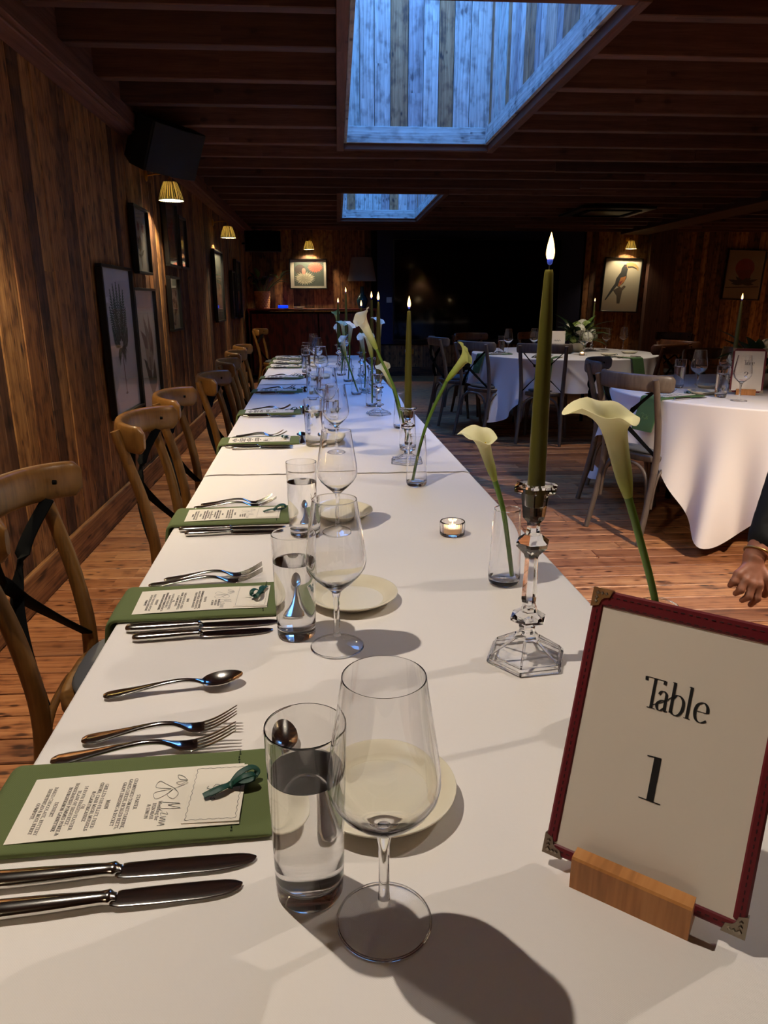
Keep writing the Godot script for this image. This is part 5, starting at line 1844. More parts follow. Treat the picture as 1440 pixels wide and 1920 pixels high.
func tealight(at: Vector3, label: String, hl: String, energy: float) -> void:
	var o := thing("tealight_holder", hl, "candle holder", at, 0.0, "")
	var b := MB.new()
	var P := []
	var pr := [Vector2(0.0, 0.001), Vector2(0.024, 0.0), Vector2(0.0268, 0.003), Vector2(0.0272, 0.010), Vector2(0.0275, 0.030), Vector2(0.0270, 0.0325), Vector2(0.0250, 0.0325), Vector2(0.0243, 0.030), Vector2(0.0238, 0.010), Vector2(0.022, 0.0065), Vector2(0, 0.006)]
	for j in pr.size():
		var row := PackedVector3Array()
		for i in 96:
			var t := TAU * i / 96
			var r: float = pr[j].x
			if j >= 2 and j <= 4:
				r += 0.0007 * cos(t * 32.0)
			row.append(Vector3(r * cos(t), pr[j].y, r * sin(t)))
		P.append(row)
	b.grid(P, true)
	part("ribbed_cup", b, M.glass, o)
	var c := thing("tealight_candle", label, "candle", at + Vector3(0, 0.0068, 0), 0.0, "")
	b = MB.new()
	b.lathe([Vector2(0, 0), Vector2(0.0215, 0), Vector2(0.0218, 0.012), Vector2(0.0200, 0.0130), Vector2(0, 0.0125)], 32)
	part("wax", b, M.wax_white, c)
	b = MB.new()
	b.tube([Vector3(0, 0.012, 0), Vector3(0, 0.0165, 0)], [0.0006], 6, Vector3.RIGHT)
	part("wick", b, M.wick, c)
	flame(c, Vector3(0, 0.0145, 0), 0.34, energy)

# ---------------------------------------------------------------- table number stands
func arc2(c: Vector2, r: Vector2, a0: float, a1: float, n := 10) -> Array:
	var out := []
	for k in n + 1:
		var a := deg_to_rad(lerpf(a0, a1, k / float(n)))
		out.append(c + Vector2(cos(a), sin(a)) * r)
	return out

func word_table(b: MB, xf: Transform3D) -> void:
	var th := 0.022
	var tk := 0.10
	var o := Vector2(-1.0, 0)
	var S := []
	S.append([Vector2(0.0, 0.96), Vector2(0.62, 0.96)])                        # T
	S.append([Vector2(0.005, 0.965), Vector2(0.02, 0.84)])
	S.append([Vector2(0.615, 0.965), Vector2(0.60, 0.84)])
	S.append([Vector2(0.30, 0.965), Vector2(0.30, 0.0)])
	S.append([Vector2(0.17, 0.008), Vector2(0.43, 0.008)])
	S.append(smooth([Vector2(0.49, 0.50), Vector2(0.54, 0.60), Vector2(0.63, 0.625), Vector2(0.71, 0.56), Vector2(0.725, 0.46), Vector2(0.725, 0.12), Vector2(0.75, 0.02), Vector2(0.83, 0.03)], 5))   # a
	S.append(smooth([Vector2(0.72, 0.36), Vector2(0.58, 0.32), Vector2(0.485, 0.22), Vector2(0.475, 0.12), Vector2(0.53, 0.02), Vector2(0.62, 0.02), Vector2(0.72, 0.12)], 5))
	S.append([Vector2(0.92, 1.0), Vector2(0.92, 0.03)])                        # b
	S.append([Vector2(0.84, 0.985), Vector2(0.92, 0.995)])
	S.append(smooth([Vector2(0.92, 0.48), Vector2(1.02, 0.61), Vector2(1.14, 0.615), Vector2(1.25, 0.50), Vector2(1.275, 0.31), Vector2(1.23, 0.11), Vector2(1.12, 0.0), Vector2(1.00, 0.01), Vector2(0.92, 0.10)], 5))
	S.append(smooth([Vector2(0.30, 0.10), Vector2(0.52, 0.22), Vector2(0.72, 0.34), Vector2(0.86, 0.50), Vector2(1.02, 0.61)], 5))      # joining hairline
	S.append([Vector2(1.44, 1.0), Vector2(1.44, 0.0)])                         # l
	S.append([Vector2(1.36, 0.985), Vector2(1.44, 0.995)])
	S.append([Vector2(1.34, 0.008), Vector2(1.54, 0.008)])
	S.append([Vector2(1.66, 0.33), Vector2(2.02, 0.33)])                       # e
	S.append(smooth([Vector2(2.02, 0.33), Vector2(1.99, 0.52), Vector2(1.86, 0.625), Vector2(1.70, 0.53), Vector2(1.645, 0.31), Vector2(1.70, 0.08), Vector2(1.86, 0.0), Vector2(2.02, 0.10)], 5))
	for k in S.size():
		var q := []
		for p in S[k]:
			q.append(p + o)
		b.pen(q, th, 0.03 if k == 10 else tk, xf, 0.0, 1.3)

func number_glyph(b: MB, n: int, xf: Transform3D) -> void:
	if n == 1:
		b.pen([Vector2(0.05, 1.0), Vector2(0.05, 0.0)], 0.02, 0.17, xf, 0.0, 1.3)
		b.pen([Vector2(-0.20, 0.97), Vector2(0.13, 0.99)], 0.03, 0.05, xf, 0.0)
		b.pen([Vector2(-0.22, 0.008), Vector2(0.30, 0.008)], 0.025, 0.05, xf, 0.0)
	else:
		b.pen(smooth([Vector2(-0.26, 0.74), Vector2(-0.20, 0.93), Vector2(0.0, 1.0), Vector2(0.22, 0.90), Vector2(0.24, 0.66), Vector2(0.08, 0.38), Vector2(-0.14, 0.16), Vector2(-0.28, 0.03)], 5), 0.03, 0.14, xf, 0.0, 1.0)
		b.pen([Vector2(-0.28, 0.04), Vector2(0.30, 0.04)], 0.07, 0.07, xf, 0.0)

# origin at the middle of the bottom edge; faces local +z; leans back by tilt
func table_sign(label: String, blabel: String, at: Vector3, turn: float, tilt: float, w: float, h: float, num: int, key: String, off := 0.0) -> void:
	var o := thing("table_sign", label, "sign", at + Vector3(0, 0.012, 0), turn)
	var lean := Transform3D(Basis(Vector3.RIGHT, -tilt), Vector3.ZERO)
	var bd := 0.0105
	var b := MB.new()
	b.box(Vector3(0, h / 2, 0.0), Vector3(w - 0.006, h - 0.006, 0.0022), 0.0002, 1, 1, 1, Vector2.ZERO, lean)
	part("paper", b, M.sign_paper, o)
	for q in [[Vector3(0, bd / 2, 0), Vector3(w, bd, 0.005)], [Vector3(0, h - bd * 0.72, 0), Vector3(w, bd * 1.45, 0.005)], [Vector3(-w / 2 + bd / 2, h / 2, 0), Vector3(bd, h - bd * 2, 0.005)], [Vector3(w / 2 - bd / 2, h / 2, 0), Vector3(bd, h - bd * 2, 0.005)]]:
		b = MB.new()
		b.box(q[0], q[1], 0.0018, 1, 1, 1, Vector2.ZERO, lean)
		part("border_strip", b, M[key], o)
	b = MB.new()
	for s in [-1.0, 1.0]:
		var y := 0.016
		while y < h - 0.02:
			b.box(Vector3(s * (w / 2 - bd * 0.5), y, 0.0026), Vector3(0.0009, 0.0034, 0.0008), 0.0002, 1, 1, 1, Vector2.ZERO, lean)
			y += 0.0062
		var x := -w / 2 + 0.016
		while x < w / 2 - 0.014:
			b.box(Vector3(x, bd * 0.5 if s < 0 else h - bd * 0.5, 0.0026), Vector3(0.0034, 0.0009, 0.0008), 0.0002, 1, 1, 1, Vector2.ZERO, lean)
			if s > 0:
				b.box(Vector3(x, h - bd * 1.2, 0.0026), Vector3(0.0034, 0.0009, 0.0008), 0.0002, 1, 1, 1, Vector2.ZERO, lean)
			x += 0.0062
	part("stitching", b, M.burgundy_thread, o)
	for sx in [-1.0, 1.0]:
		for sy in [0.0, 1.0]:
			b = MB.new()
			var c := Vector2(sx * w / 2, sy * h)
			var d := Vector2(-sx, 1.0 - 2.0 * sy)
			var L := 0.017
			var poly := PackedVector2Array([c - d * 0.0012, c + Vector2(d.x * L, -d.y * 0.0012), c + Vector2(d.x * L * 0.86, d.y * 0.006), c + Vector2(d.x * 0.0095, d.y * 0.0075), c + Vector2(d.x * 0.0075, d.y * 0.0095), c + Vector2(d.x * 0.006, d.y * L * 0.86), c + Vector2(-d.x * 0.0012, d.y * L)])
			b.plate(poly, -0.0034, 0.0034, lean)
			for e in 3:
				b.tube([lean * Vector3(c.x + d.x * (0.003 + e * 0.004), c.y + d.y * 0.0025, 0.0034), lean * Vector3(c.x + d.x * (0.005 + e * 0.0035), c.y + d.y * 0.0042, 0.0040)], [0.0013], 8)
				b.tube([lean * Vector3(c.x + d.x * 0.0025, c.y + d.y * (0.003 + e * 0.004), 0.0034), lean * Vector3(c.x + d.x * 0.0042, c.y + d.y * (0.005 + e * 0.0035), 0.0040)], [0.0013], 8)
			part("metal_corner", b, M.pewter, o)
	b = MB.new()
	var k := h / 0.238
	word_table(b, lean * Transform3D(Basis.from_scale(Vector3(0.0252, 0.0262, 1) * k), Vector3(0.001 * k, 0.149 * k, 0.0014)))
	part("word_lettering", b, M.ink, o)
	b = MB.new()
	number_glyph(b, num, lean * Transform3D(Basis.from_scale(Vector3(0.034, 0.037, 1) * k), Vector3(-0.005 * k, 0.074 * k, 0.0014)))
	part("number_lettering", b, M.ink, o)
	# grooved block that holds it
	var s := thing("sign_block", blabel, "stand", at, turn)
	b = MB.new()
	var bw := 0.096 * k
	var prof := PackedVector2Array([Vector2(-0.022, 0), Vector2(0.017, 0), Vector2(0.017, 0.030), Vector2(0.0155, 0.032), Vector2(0.0020, 0.032), Vector2(0.0055, 0.011), Vector2(-0.0035, 0.011), Vector2(-0.0112, 0.032), Vector2(-0.0205, 0.032), Vector2(-0.022, 0.030)])
	b.plate(prof, -bw / 2, bw / 2, Transform3D(Basis(Vector3(0, 0, 1), Vector3(0, 1, 0), Vector3(-1, 0, 0)), Vector3(off, 0, 0)), 1.0)
	part("wood_block", b, M.beech, s)

# ---------------------------------------------------------------- pictures on the walls
func picture(called: String, label: String, xf: Transform3D, w: float, h: float, art: Texture2D, fw := 0.018, border := 0.0) -> void:
	var o := thing(called, label, "picture")
	o.transform = xf
	for q in [[Vector3(0, h / 2 - fw / 2, 0), Vector3(w, fw, 0.036)], [Vector3(0, -h / 2 + fw / 2, 0), Vector3(w, fw, 0.036)], [Vector3(-w / 2 + fw / 2, 0, 0), Vector3(fw, h - 2 * fw, 0.036)], [Vector3(w / 2 - fw / 2, 0, 0), Vector3(fw, h - 2 * fw, 0.036)]]:
		var b := MB.new()
		b.box(q[0] + Vector3(0, 0, 0.018), q[1], 0.002)
		part("frame_rail", b, M.black_frame, o)
	var key := "art_" + o.name
	var m := textured(key, art, Color(1, 1, 1), 0.8)
	var b2 := MB.new()
	var x := w / 2 - fw
	var y := h / 2 - fw
	b2.quad(Vector3(-x, -y, 0.012), Vector3(x, -y, 0.012), Vector3(x, y, 0.012), Vector3(-x, y, 0.012), Vector2(0, 1), Vector2(1, 1), Vector2(1, 0), Vector2(0, 0))
	b2.box(Vector3(0, 0, 0.006), Vector3(w - fw, h - fw, 0.008), 0)
	part("print", b2, m, o)
	b2 = MB.new()
	b2.box(Vector3(0, 0, 0.018), Vector3(w - fw * 1.6, h - fw * 1.6, 0.002), 0)
	part("glazing", b2, M.pane, o)

func art_palm() -> ImageTexture:
	var p := Pic.new(240, 340, Color(0.93, 0.91, 0.91))
	var g := Color(0.20, 0.28, 0.20)
	p.line(Vector2(122, 190), Vector2(128, 296), 4, Color(0.35, 0.20, 0.17))
	p.oval(Vector2(128, 297), Vector2(9, 2.5), Color(0.35, 0.2, 0.17))
	for q in [[120, 40, 0.0], [70, 56, 0.25], [170, 56, -0.25], [58, 95, 0.35], [178, 98, -0.35], [95, 44, 0.1], [146, 44, -0.1], [66, 140, 0.5], [178, 145, -0.5], [92, 80, 0.1], [150, 84, -0.1]]:
		var a := Vector2(122, 185)
		var bq := Vector2(q[0], q[1])
		for k in 20:
			var t := 0.15 + k / 22.0
			var m: Vector2 = a.lerp(bq, t) + (bq - a).orthogonal() * q[2] * sin(t * PI) * 0.35
			var d := (bq - a).normalized()
			for s in [-1.0, 1.0]:
				p.leaf(m, m + (d.orthogonal() * s * 16.0 * sin(t * 2.6 + 0.3) + d * 9.0), 1.7, g.lerp(Color(0.42, 0.52, 0.38), fmod(k * 0.37, 1.0) * 0.8), 0.15 * s)
	for k in 11:
		p.leaf(Vector2(122, 186), Vector2(84 + k * 8, 214 + 14 * sin(k * 1.1)), 4.0, g.lerp(Color(0.30, 0.40, 0.28), fmod(k * 0.6, 1.0)), 0.2 if k < 5 else -0.2)
	return p.tex()

func art_leafplant() -> ImageTexture:
	var p := Pic.new(240, 340, Color(0.88, 0.84, 0.81))
	for q in [[140, 215, 100, 70, 22, Color(0.60, 0.55, 0.52)], [140, 215, 160, 60, 20, Color(0.58, 0.52, 0.50)], [140, 215, 60, 110, 20, Color(0.50, 0.44, 0.42)], [140, 215, 190, 110, 18, Color(0.46, 0.40, 0.38)], [146, 300, 70, 190, 22, Color(0.22, 0.24, 0.20)], [146, 300, 196, 200, 24, Color(0.24, 0.29, 0.22)], [138, 230, 92, 160, 24, Color(0.72, 0.66, 0.60)], [138, 230, 172, 168, 24, Color(0.70, 0.64, 0.58)], [132, 215, 130, 130, 15, Color(0.74, 0.68, 0.62)]]:
		p.leaf(Vector2(q[0], q[1]), Vector2(q[2], q[3]), q[4], q[5], 0.12)
	for k in 4:
		p.line(Vector2(132 + k * 5, 190), Vector2(128 + k * 9, 300 + k * 6), 2.0, Color(0.42, 0.32, 0.28))
	return p.tex()

func art_flower(c1: Color, c2: Color, bg: Color, sd: int) -> ImageTexture:
	var p := Pic.new(160, 200, bg)
	var r := RandomNumberGenerator.new()
	r.seed = sd
	for k in 5:
		var m := Vector2(r.randf_range(40, 120), r.randf_range(40, 120))
		p.line(Vector2(80, 190), m, 2.0, c2)
		for e in 9:
			p.leaf(m, m + Vector2(cos(e * 0.7), sin(e * 0.7)) * r.randf_range(12, 22), 4.0, c1.lerp(c2, r.randf() * 0.4))
	for k in 8:
		var y := r.randf_range(90, 185)
		p.leaf(Vector2(80, y), Vector2(r.randf_range(20, 140), y - r.randf_range(4, 30)), 6.0, c2)
	return p.tex()

func art_toucan() -> ImageTexture:
	var p := Pic.new(240, 340, Color(0.86, 0.82, 0.72))
	var bk := Color(0.06, 0.07, 0.07)
	p.poly(PackedVector2Array([Vector2(112, 178), Vector2(132, 196), Vector2(128, 232), Vector2(122, 290), Vector2(104, 290), Vector2(98, 240), Vector2(70, 205), Vector2(84, 196)]), Color(0.34, 0.27, 0.19))
	p.poly(PackedVector2Array([Vector2(108, 200), Vector2(140, 170), Vector2(152, 178), Vector2(126, 212)]), Color(0.40, 0.32, 0.23))
	p.poly(PackedVector2Array([Vector2(20, 270), Vector2(60, 190), Vector2(84, 150), Vector2(96, 168), Vector2(70, 205), Vector2(28, 268)]), bk)
	p.poly(PackedVector2Array([Vector2(78, 170), Vector2(82, 130), Vector2(104, 92), Vector2(120, 78), Vector2(148, 92), Vector2(150, 120), Vector2(132, 158), Vector2(104, 182)]), bk)
	p.poly(PackedVector2Array([Vector2(112, 120), Vector2(146, 110), Vector2(140, 142), Vector2(112, 176), Vector2(98, 178)]), Color(0.82, 0.50, 0.16))
	p.poly(PackedVector2Array([Vector2(104, 150), Vector2(128, 138), Vector2(112, 166)]), Color(0.62, 0.14, 0.08))
	p.poly(PackedVector2Array([Vector2(108, 98), Vector2(112, 60), Vector2(126, 36), Vector2(146, 34), Vector2(156, 48), Vector2(150, 78), Vector2(148, 98), Vector2(126, 108)]), bk)
	p.poly(PackedVector2Array([Vector2(138, 26), Vector2(168, 20), Vector2(200, 28), Vector2(222, 52), Vector2(222, 74), Vector2(206, 62), Vector2(180, 56), Vector2(150, 62)]), Color(0.84, 0.68, 0.40))
	p.poly(PackedVector2Array([Vector2(150, 46), Vector2(180, 44), Vector2(206, 54), Vector2(214, 64), Vector2(180, 53), Vector2(152, 57)]), Color(0.18, 0.13, 0.09))
	p.oval(Vector2(138, 46), Vector2(5, 5), Color(0.75, 0.3, 0.1))
	p.oval(Vector2(138, 46), Vector2(2.4, 2.4), Color(0.02, 0.02, 0.02))
	return p.tex()

func art_parrot() -> ImageTexture:
	var p := Pic.new(240, 340, Color(0.55, 0.48, 0.40))
	p.oval(Vector2(120, 120), Vector2(62, 66), Color(0.50, 0.12, 0.07))
	p.poly(PackedVector2Array([Vector2(70, 140), Vector2(170, 130), Vector2(160, 220), Vector2(110, 240)]), Color(0.40, 0.10, 0.07))
	for k in 9:
		p.leaf(Vector2(120, 230), Vector2(20 + k * 25, 205 + 30 * sin(k * 2.0)), 12, Color(0.12, 0.12, 0.08))
	p.line(Vector2(10, 262), Vector2(230, 250), 7, Color(0.20, 0.15, 0.11))
	return p.tex()

func art_dahlia() -> ImageTexture:
	var p := Pic.new(300, 230, Color(0.84, 0.81, 0.74))
	p.poly(PackedVector2Array([Vector2(30, 16), Vector2(280, 16), Vector2(280, 214), Vector2(30, 214)]), Color(0.26, 0.32, 0.27))
	p.oval(Vector2(80, 78), Vector2(44, 40), Color(0.22, 0.14, 0.10))
	for q in [[Vector2(120, 150), Vector2(88, 58), Color(0.83, 0.79, 0.66), 24], [Vector2(210, 60), Vector2(66, 46), Color(0.85, 0.38, 0.25), 22]]:
		for ring in 4:
			for k in q[3]:
				var a: float = TAU * k / q[3] + ring * 0.13
				var rr: Vector2 = q[1] * (1.0 - ring * 0.22)
				p.leaf(q[0], q[0] + Vector2(cos(a), sin(a)) * rr, 6.5 - ring, q[2].darkened(0.05 * ring + (0.14 if k % 2 == 0 else 0.0)))
	p.oval(Vector2(112, 92), Vector2(16, 26), Color(0.80, 0.55, 0.46))
	return p.tex()

# ---------------------------------------------------------------- things at the far end
func leaf_blade(b: MB, base: Vector3, tip: Vector3, wd: float, droop: float, thick := 0.0008) -> void:
	var d := tip - base
	var side := d.cross(Vector3.UP).normalized()
	if side.length() < 0.1:
		side = Vector3.RIGHT
	var up := side.cross(d).normalized()
	var P := []
	for j in 9:
		var t := j / 8.0
		var c := base + d * t + Vector3(0, -droop * t * t, 0) + up * (0.08 * d.length() * sin(t * PI))
		var w := wd * sin(PI * pow(lerpf(0.03, 0.985, t), 0.75))
		var row := PackedVector3Array()
		for e in [[-1.0, 0.25], [-0.5, 0.08], [0.0, 0.0], [0.5, 0.08], [1.0, 0.25]]:
			row.append(c + side * (w * e[0]) + up * (w * e[1]))
		P.append(row)
	b.grid(P, false)
	var Q := []
	for r in P:
		var q := PackedVector3Array()
		for p in r:
			q.append(p - up * thick)
		Q.append(q)
	b.grid(Q, false, true)

func sideboard() -> void:
	var o := thing("sideboard", "long low mahogany sideboard with sliding doors against the end wall", "sideboard", Vector3(-0.395, 0, WALL_Z + 0.28))
	var w := 2.06
	var h := 1.12
	var b := MB.new()
	b.box(Vector3(0, h - 0.015, 0.01), Vector3(w + 0.02, 0.03, 0.50), 0.004, 0, 2.0, 0.5)
	part("top", b, M.mahogany, o)
	for s in [-1.0, 1.0]:
		b = MB.new()
		b.box(Vector3(s * (w / 2 - 0.0125), (h - 0.03) / 2 + 0.04, 0), Vector3(0.025, h - 0.11, 0.47), 0.003, 1, 2.0, 0.5)
		part("side_panel", b, M.mahogany, o)
	b = MB.new()
	b.box(Vector3(0, h / 2, -0.22), Vector3(w - 0.06, h - 0.1, 0.02), 0, 0, 2.0, 0.5)
	b.box(Vector3(0, 0.09, 0), Vector3(w - 0.06, 0.03, 0.46), 0.002, 0, 2.0, 0.5)
	part("carcass", b, M.mahogany, o)
	for q in [[-0.74, 0.48, 0.19], [-0.21, 0.58, 0.21], [0.33, 0.46, 0.19], [0.775, 0.44, 0.21]]:
		b = MB.new()
		b.box(Vector3(q[0], h / 2 + 0.01, q[2]), Vector3(q[1], h - 0.17, 0.02), 0.003, 1, 2.0, 0.4, Vector2(q[0], 0.2))
		part("door", b, M.mahogany, o)
	b = MB.new()
	b.box(Vector3(0.06, h / 2 + 0.02, 0.222), Vector3(0.03, 0.16, 0.014), 0.003, 1, 4.0, 1.0)
	part("door_pull", b, M.oak, o)
	for s in [-1.0, 1.0]:
		for z in [-0.18, 0.18]:
			b = MB.new()
			b.tube([Vector3(s * (w / 2 - 0.08), 0, z), Vector3(s * (w / 2 - 0.1), 0.08, z)], [0.014, 0.02], 10, Vector3.RIGHT)
			part("leg", b, M.dark_oak, o)

func potted_plant(at: Vector3) -> void:
	var o := thing("potted_plant", "leafy dark green houseplant growing out of a woven basket on sideboard", "plant", at + Vector3(0, 0.012, 0))
	rng.seed = 21
	for k in 19:
		var a := k * 2.4
		var l := rng.randf_range(0.20, 0.42)
		var b := MB.new()
		var root := Vector3(0.02 * cos(a), 0.17, 0.02 * sin(a))
		var el := rng.randf_range(0.5, 1.25)
		var st := root + Vector3(cos(a) * cos(el), sin(el), sin(a) * cos(el)) * l
		st.x = maxf(st.x, -0.13)
		st.z = maxf(st.z, -0.13)
		b.tube(smooth([root, root.lerp(st, 0.6) + Vector3(0, 0.03, 0), st], 4), [0.004], 6)
		var tip := st + Vector3(cos(a) * 0.8, rng.randf_range(-0.1, 0.9), sin(a) * 0.4).normalized() * rng.randf_range(0.16, 0.24)
		tip.x = maxf(tip.x, -0.20 - (at.x + 1.21))
		tip.z = maxf(tip.z, -0.20)
		leaf_blade(b, st, tip, rng.randf_range(0.035, 0.055), 0.03)
		part("leaf", b, M.leaf_dark if k % 3 else M.leaf_light, o)
	var b := MB.new()
	b.lathe([Vector2(0, 0), Vector2(0.075, 0), Vector2(0.085, 0.16), Vector2(0, 0.165)], 24)
	part("soil_pot", b, M.black_gap, o)
	var k := thing("woven_basket", "woven brown basket holding the houseplant on the sideboard's left", "basket", at)
	b = MB.new()
	var P := []
	for j in 73:
		var row := PackedVector3Array()
		var y := 0.27 * j / 72.0
		for i in 96:
			var a := TAU * i / 96
			var rr := lerpf(0.108, 0.128, j / 72.0) + 0.004 * absf(sin(y / 0.27 * PI * 9.0)) + 0.003 * sin(a * 16.0 + floor(y / 0.03) * PI)
			row.append(Vector3(rr * cos(a), y, rr * sin(a)))
		P.append(row)
	b.grid(P, true)
	var Q := []
	for j in [0, 72]:
		var row := PackedVector3Array()
		for p in P[j]:
			row.append(Vector3(p.x * 0.9, p.y + (0.006 if j == 0 else 0.0), p.z * 0.9))
		Q.append(row)
	b.grid([P[72], Q[1]], true)
	b.grid([Q[1], Q[0]], true)
	part("woven_wall", b, M.wicker, k)

func table_lamp(at: Vector3) -> void:
	var o := thing("table_lamp", "unlit table lamp with woven grey shade and glazed blue base on sideboard", "lamp", at)
	var b := MB.new()
	b.lathe(smooth([Vector2(0, 0), Vector2(0.055, 0), Vector2(0.06, 0.01), Vector2(0.085, 0.08), Vector2(0.088, 0.14), Vector2(0.06, 0.20), Vector2(0.036, 0.235), Vector2(0.034, 0.33), Vector2(0.04, 0.345), Vector2(0, 0.35)], 4), 32, Vector3.ZERO, 60)
	part("base", b, M.teal_glaze, o)
	b = MB.new()
	b.tube([Vector3(0, 0.34, 0), Vector3(0, 0.55, 0)], [0.006], 8, Vector3.RIGHT)
	b.lathe([Vector2(0, 0.50), Vector2(0.02, 0.51), Vector2(0.028, 0.55), Vector2(0.018, 0.59), Vector2(0, 0.60)], 12)
	part("stem", b, M.brass, o)
	b = MB.new()
	var P := []
	for j in 65:
		var row := PackedVector3Array()
		var t := j / 64.0
		for i in 120:
			var a := TAU * i / 120
			var rr := lerpf(0.232, 0.165, t) + 0.0022 * sin(a * 60.0 + floor(t * 22.0) * PI) + 0.002 * absf(sin(t * PI * 22.0))
			row.append(Vector3(rr * cos(a), 0.43 + 0.36 * t, rr * sin(a)))
		P.append(row)
	b.grid(P, true)
	var Q := []
	for r in [P[0], P[64]]:
		var row := PackedVector3Array()
		for p in r:
			row.append(Vector3(p.x * 0.98, p.y, p.z * 0.98))
		Q.append(row)
	b.grid(Q, true, true)
	b.grid([P[64], Q[1]], true)
	b.grid([Q[0], P[0]], true)
	part("lamp_shade", b, M.rattan, o)

func speaker(xf: Transform3D, size: Vector3, label: String) -> void:
	var o := thing("wall_speaker", label, "speaker")
	o.transform = xf
	# cabinet: front towards +z, back narrower
	var b := MB.new()
	var P := []
	var q := [[1.0, 0.0], [0.98, 0.012], [0.98, size.z * 0.5], [0.62, size.z], [0.0, size.z]]
	var rows := []
	for e in [[0.0, 0.0], [0.97, 0.0], [1.0, -0.01], [1.0, -size.z * 0.45], [0.60, -size.z], [0.0, -size.z]]:
		var row := PackedVector3Array()
		for c in [[-1, -1], [1, -1], [1, 1], [-1, 1]]:
			row.append(Vector3(c[0] * size.x / 2 * e[0], c[1] * size.y / 2 * (e[0] if e[1] > -size.z * 0.6 else lerpf(e[0], 1.0, 0.75 if e[0] > 0 else 0.0)), e[1]))
		rows.append(row)
	for j in rows.size() - 1:
		for i in 4:
			var i2 := (i + 1) % 4
			b.face([rows[j][i], rows[j][i2], rows[j + 1][i2], rows[j + 1][i]], Vector3(0, 0, -size.z / 2))
	part("cabinet", b, M.speaker, o)
	b = MB.new()
	var G := []
	for j in 7:
		var row := PackedVector3Array()
		for i in 7:
			var x := i / 3.0 - 1.0
			var y := j / 3.0 - 1.0
			row.append(Vector3(x * size.x * 0.485, y * size.y * 0.485, 0.001 + 0.045 * (1 - x * x * 0.9) * (1.0 if absf(x) < 1.0 else 1.0)))
		G.append(row)
	b.grid(G, false, true)
	part("grille", b, M.speaker, o)
	b = MB.new()
	b.lathe([Vector2(0, 0.0), Vector2(0.018, 0.0), Vector2(0.02, 0.004), Vector2(0, 0.005)], 12, Vector3(size.x * 0.49, 0, -size.z * 0.3))
	b.tube([Vector3(0, 0, -size.z * 0.9), Vector3(0, 0, -size.z - 0.12)], [0.016], 10)
	part("bracket", b, M.black_metal, o)

func flower_bowl(at: Vector3, label: String, blabel: String, sd: int, white_bias: float, k := 1.0) -> void:
	var bo := thing("flower_bowl", blabel, "bowl", at)
	var b := MB.new()
	b.lathe(smooth([Vector2(0, 0), Vector2(0.05, 0), Vector2(0.055, 0.008), Vector2(0.08, 0.05), Vector2(0.085, 0.085), Vector2(0.082, 0.086), Vector2(0.075, 0.05), Vector2(0, 0.012)], 3), 32, Vector3.ZERO, 70)
	part("bowl_body", b, M.china, bo)
	var o := thing("flower_arrangement", label, "flowers", at + Vector3(0, 0.085, 0))
	var r := RandomNumberGenerator.new()
	r.seed = sd
	for n in 15:
		var a := n * 2.4
		var e := sqrt((n + 0.5) / 15.0)
		var c := Vector3(cos(a) * 0.15 * e, 0.16 - 0.13 * e * e + r.randf_range(-0.01, 0.02), sin(a) * 0.15 * e) * k
		var R := r.randf_range(0.026, 0.044) * k
		b = MB.new()
		var kind := r.randf()
		for m in 46:
			var v := Vector3(r.randfn(), r.randfn() + 0.35, r.randfn()).normalized()
			var s := v.cross(Vector3(0.3, 1, 0.2)).normalized()
			var t := s.cross(v)
			var p := c + v * R
			var w := R * 0.34
			var P := [PackedVector3Array([p - s * w - t * w * 0.6, p - t * w * 0.9 + v * w * 0.1, p + s * w - t * w * 0.6]), PackedVector3Array([p - s * w * 1.1 + v * w * 0.35, p - v * w * 0.15, p + s * w * 1.1 + v * w * 0.35]), PackedVector3Array([p - s * w * 0.6 + t * w + v * w * 0.5, p + t * w * 1.2 + v * w * 0.4, p + s * w * 0.6 + t * w + v * w * 0.5])]
			b.grid(P, false)
		b.lathe(smooth([Vector2(0, -R * 0.9), Vector2(R * 0.75, -R * 0.4), Vector2(R * 0.9, R * 0.2), Vector2(0, R * 0.9)], 3), 12, c)
		b.tube([c, Vector3(c.x * 0.2, 0, c.z * 0.2)], [0.003], 6, Vector3.RIGHT)
		part("flower_head", b, M.petal_white if kind < white_bias else M.petal_green, o)
	for n in 30:
		var a := n * 2.0 + 0.5
		var l := r.randf_range(0.14, 0.27) * k
		b = MB.new()
		var st := Vector3(cos(a) * 0.06, r.randf_range(0.0, 0.10), sin(a) * 0.06) * k
		leaf_blade(b, st, st + Vector3(cos(a), r.randf_range(-0.25, 1.1), sin(a)).normalized() * l, 0.026 * k, 0.02)
		part("leaf", b, M.leaf_dark if n % 3 else M.leaf_light, o)

# ---------------------------------------------------------------- person
func capsule(p: Vector3, a: Vector3, b: Vector3, ra: float, rb: float) -> float:
	var ab := b - a
	var t := clampf((p - a).dot(ab) / ab.length_squared(), 0.0, 1.0)
	return p.distance_to(a + ab * t) - lerpf(ra, rb, t)

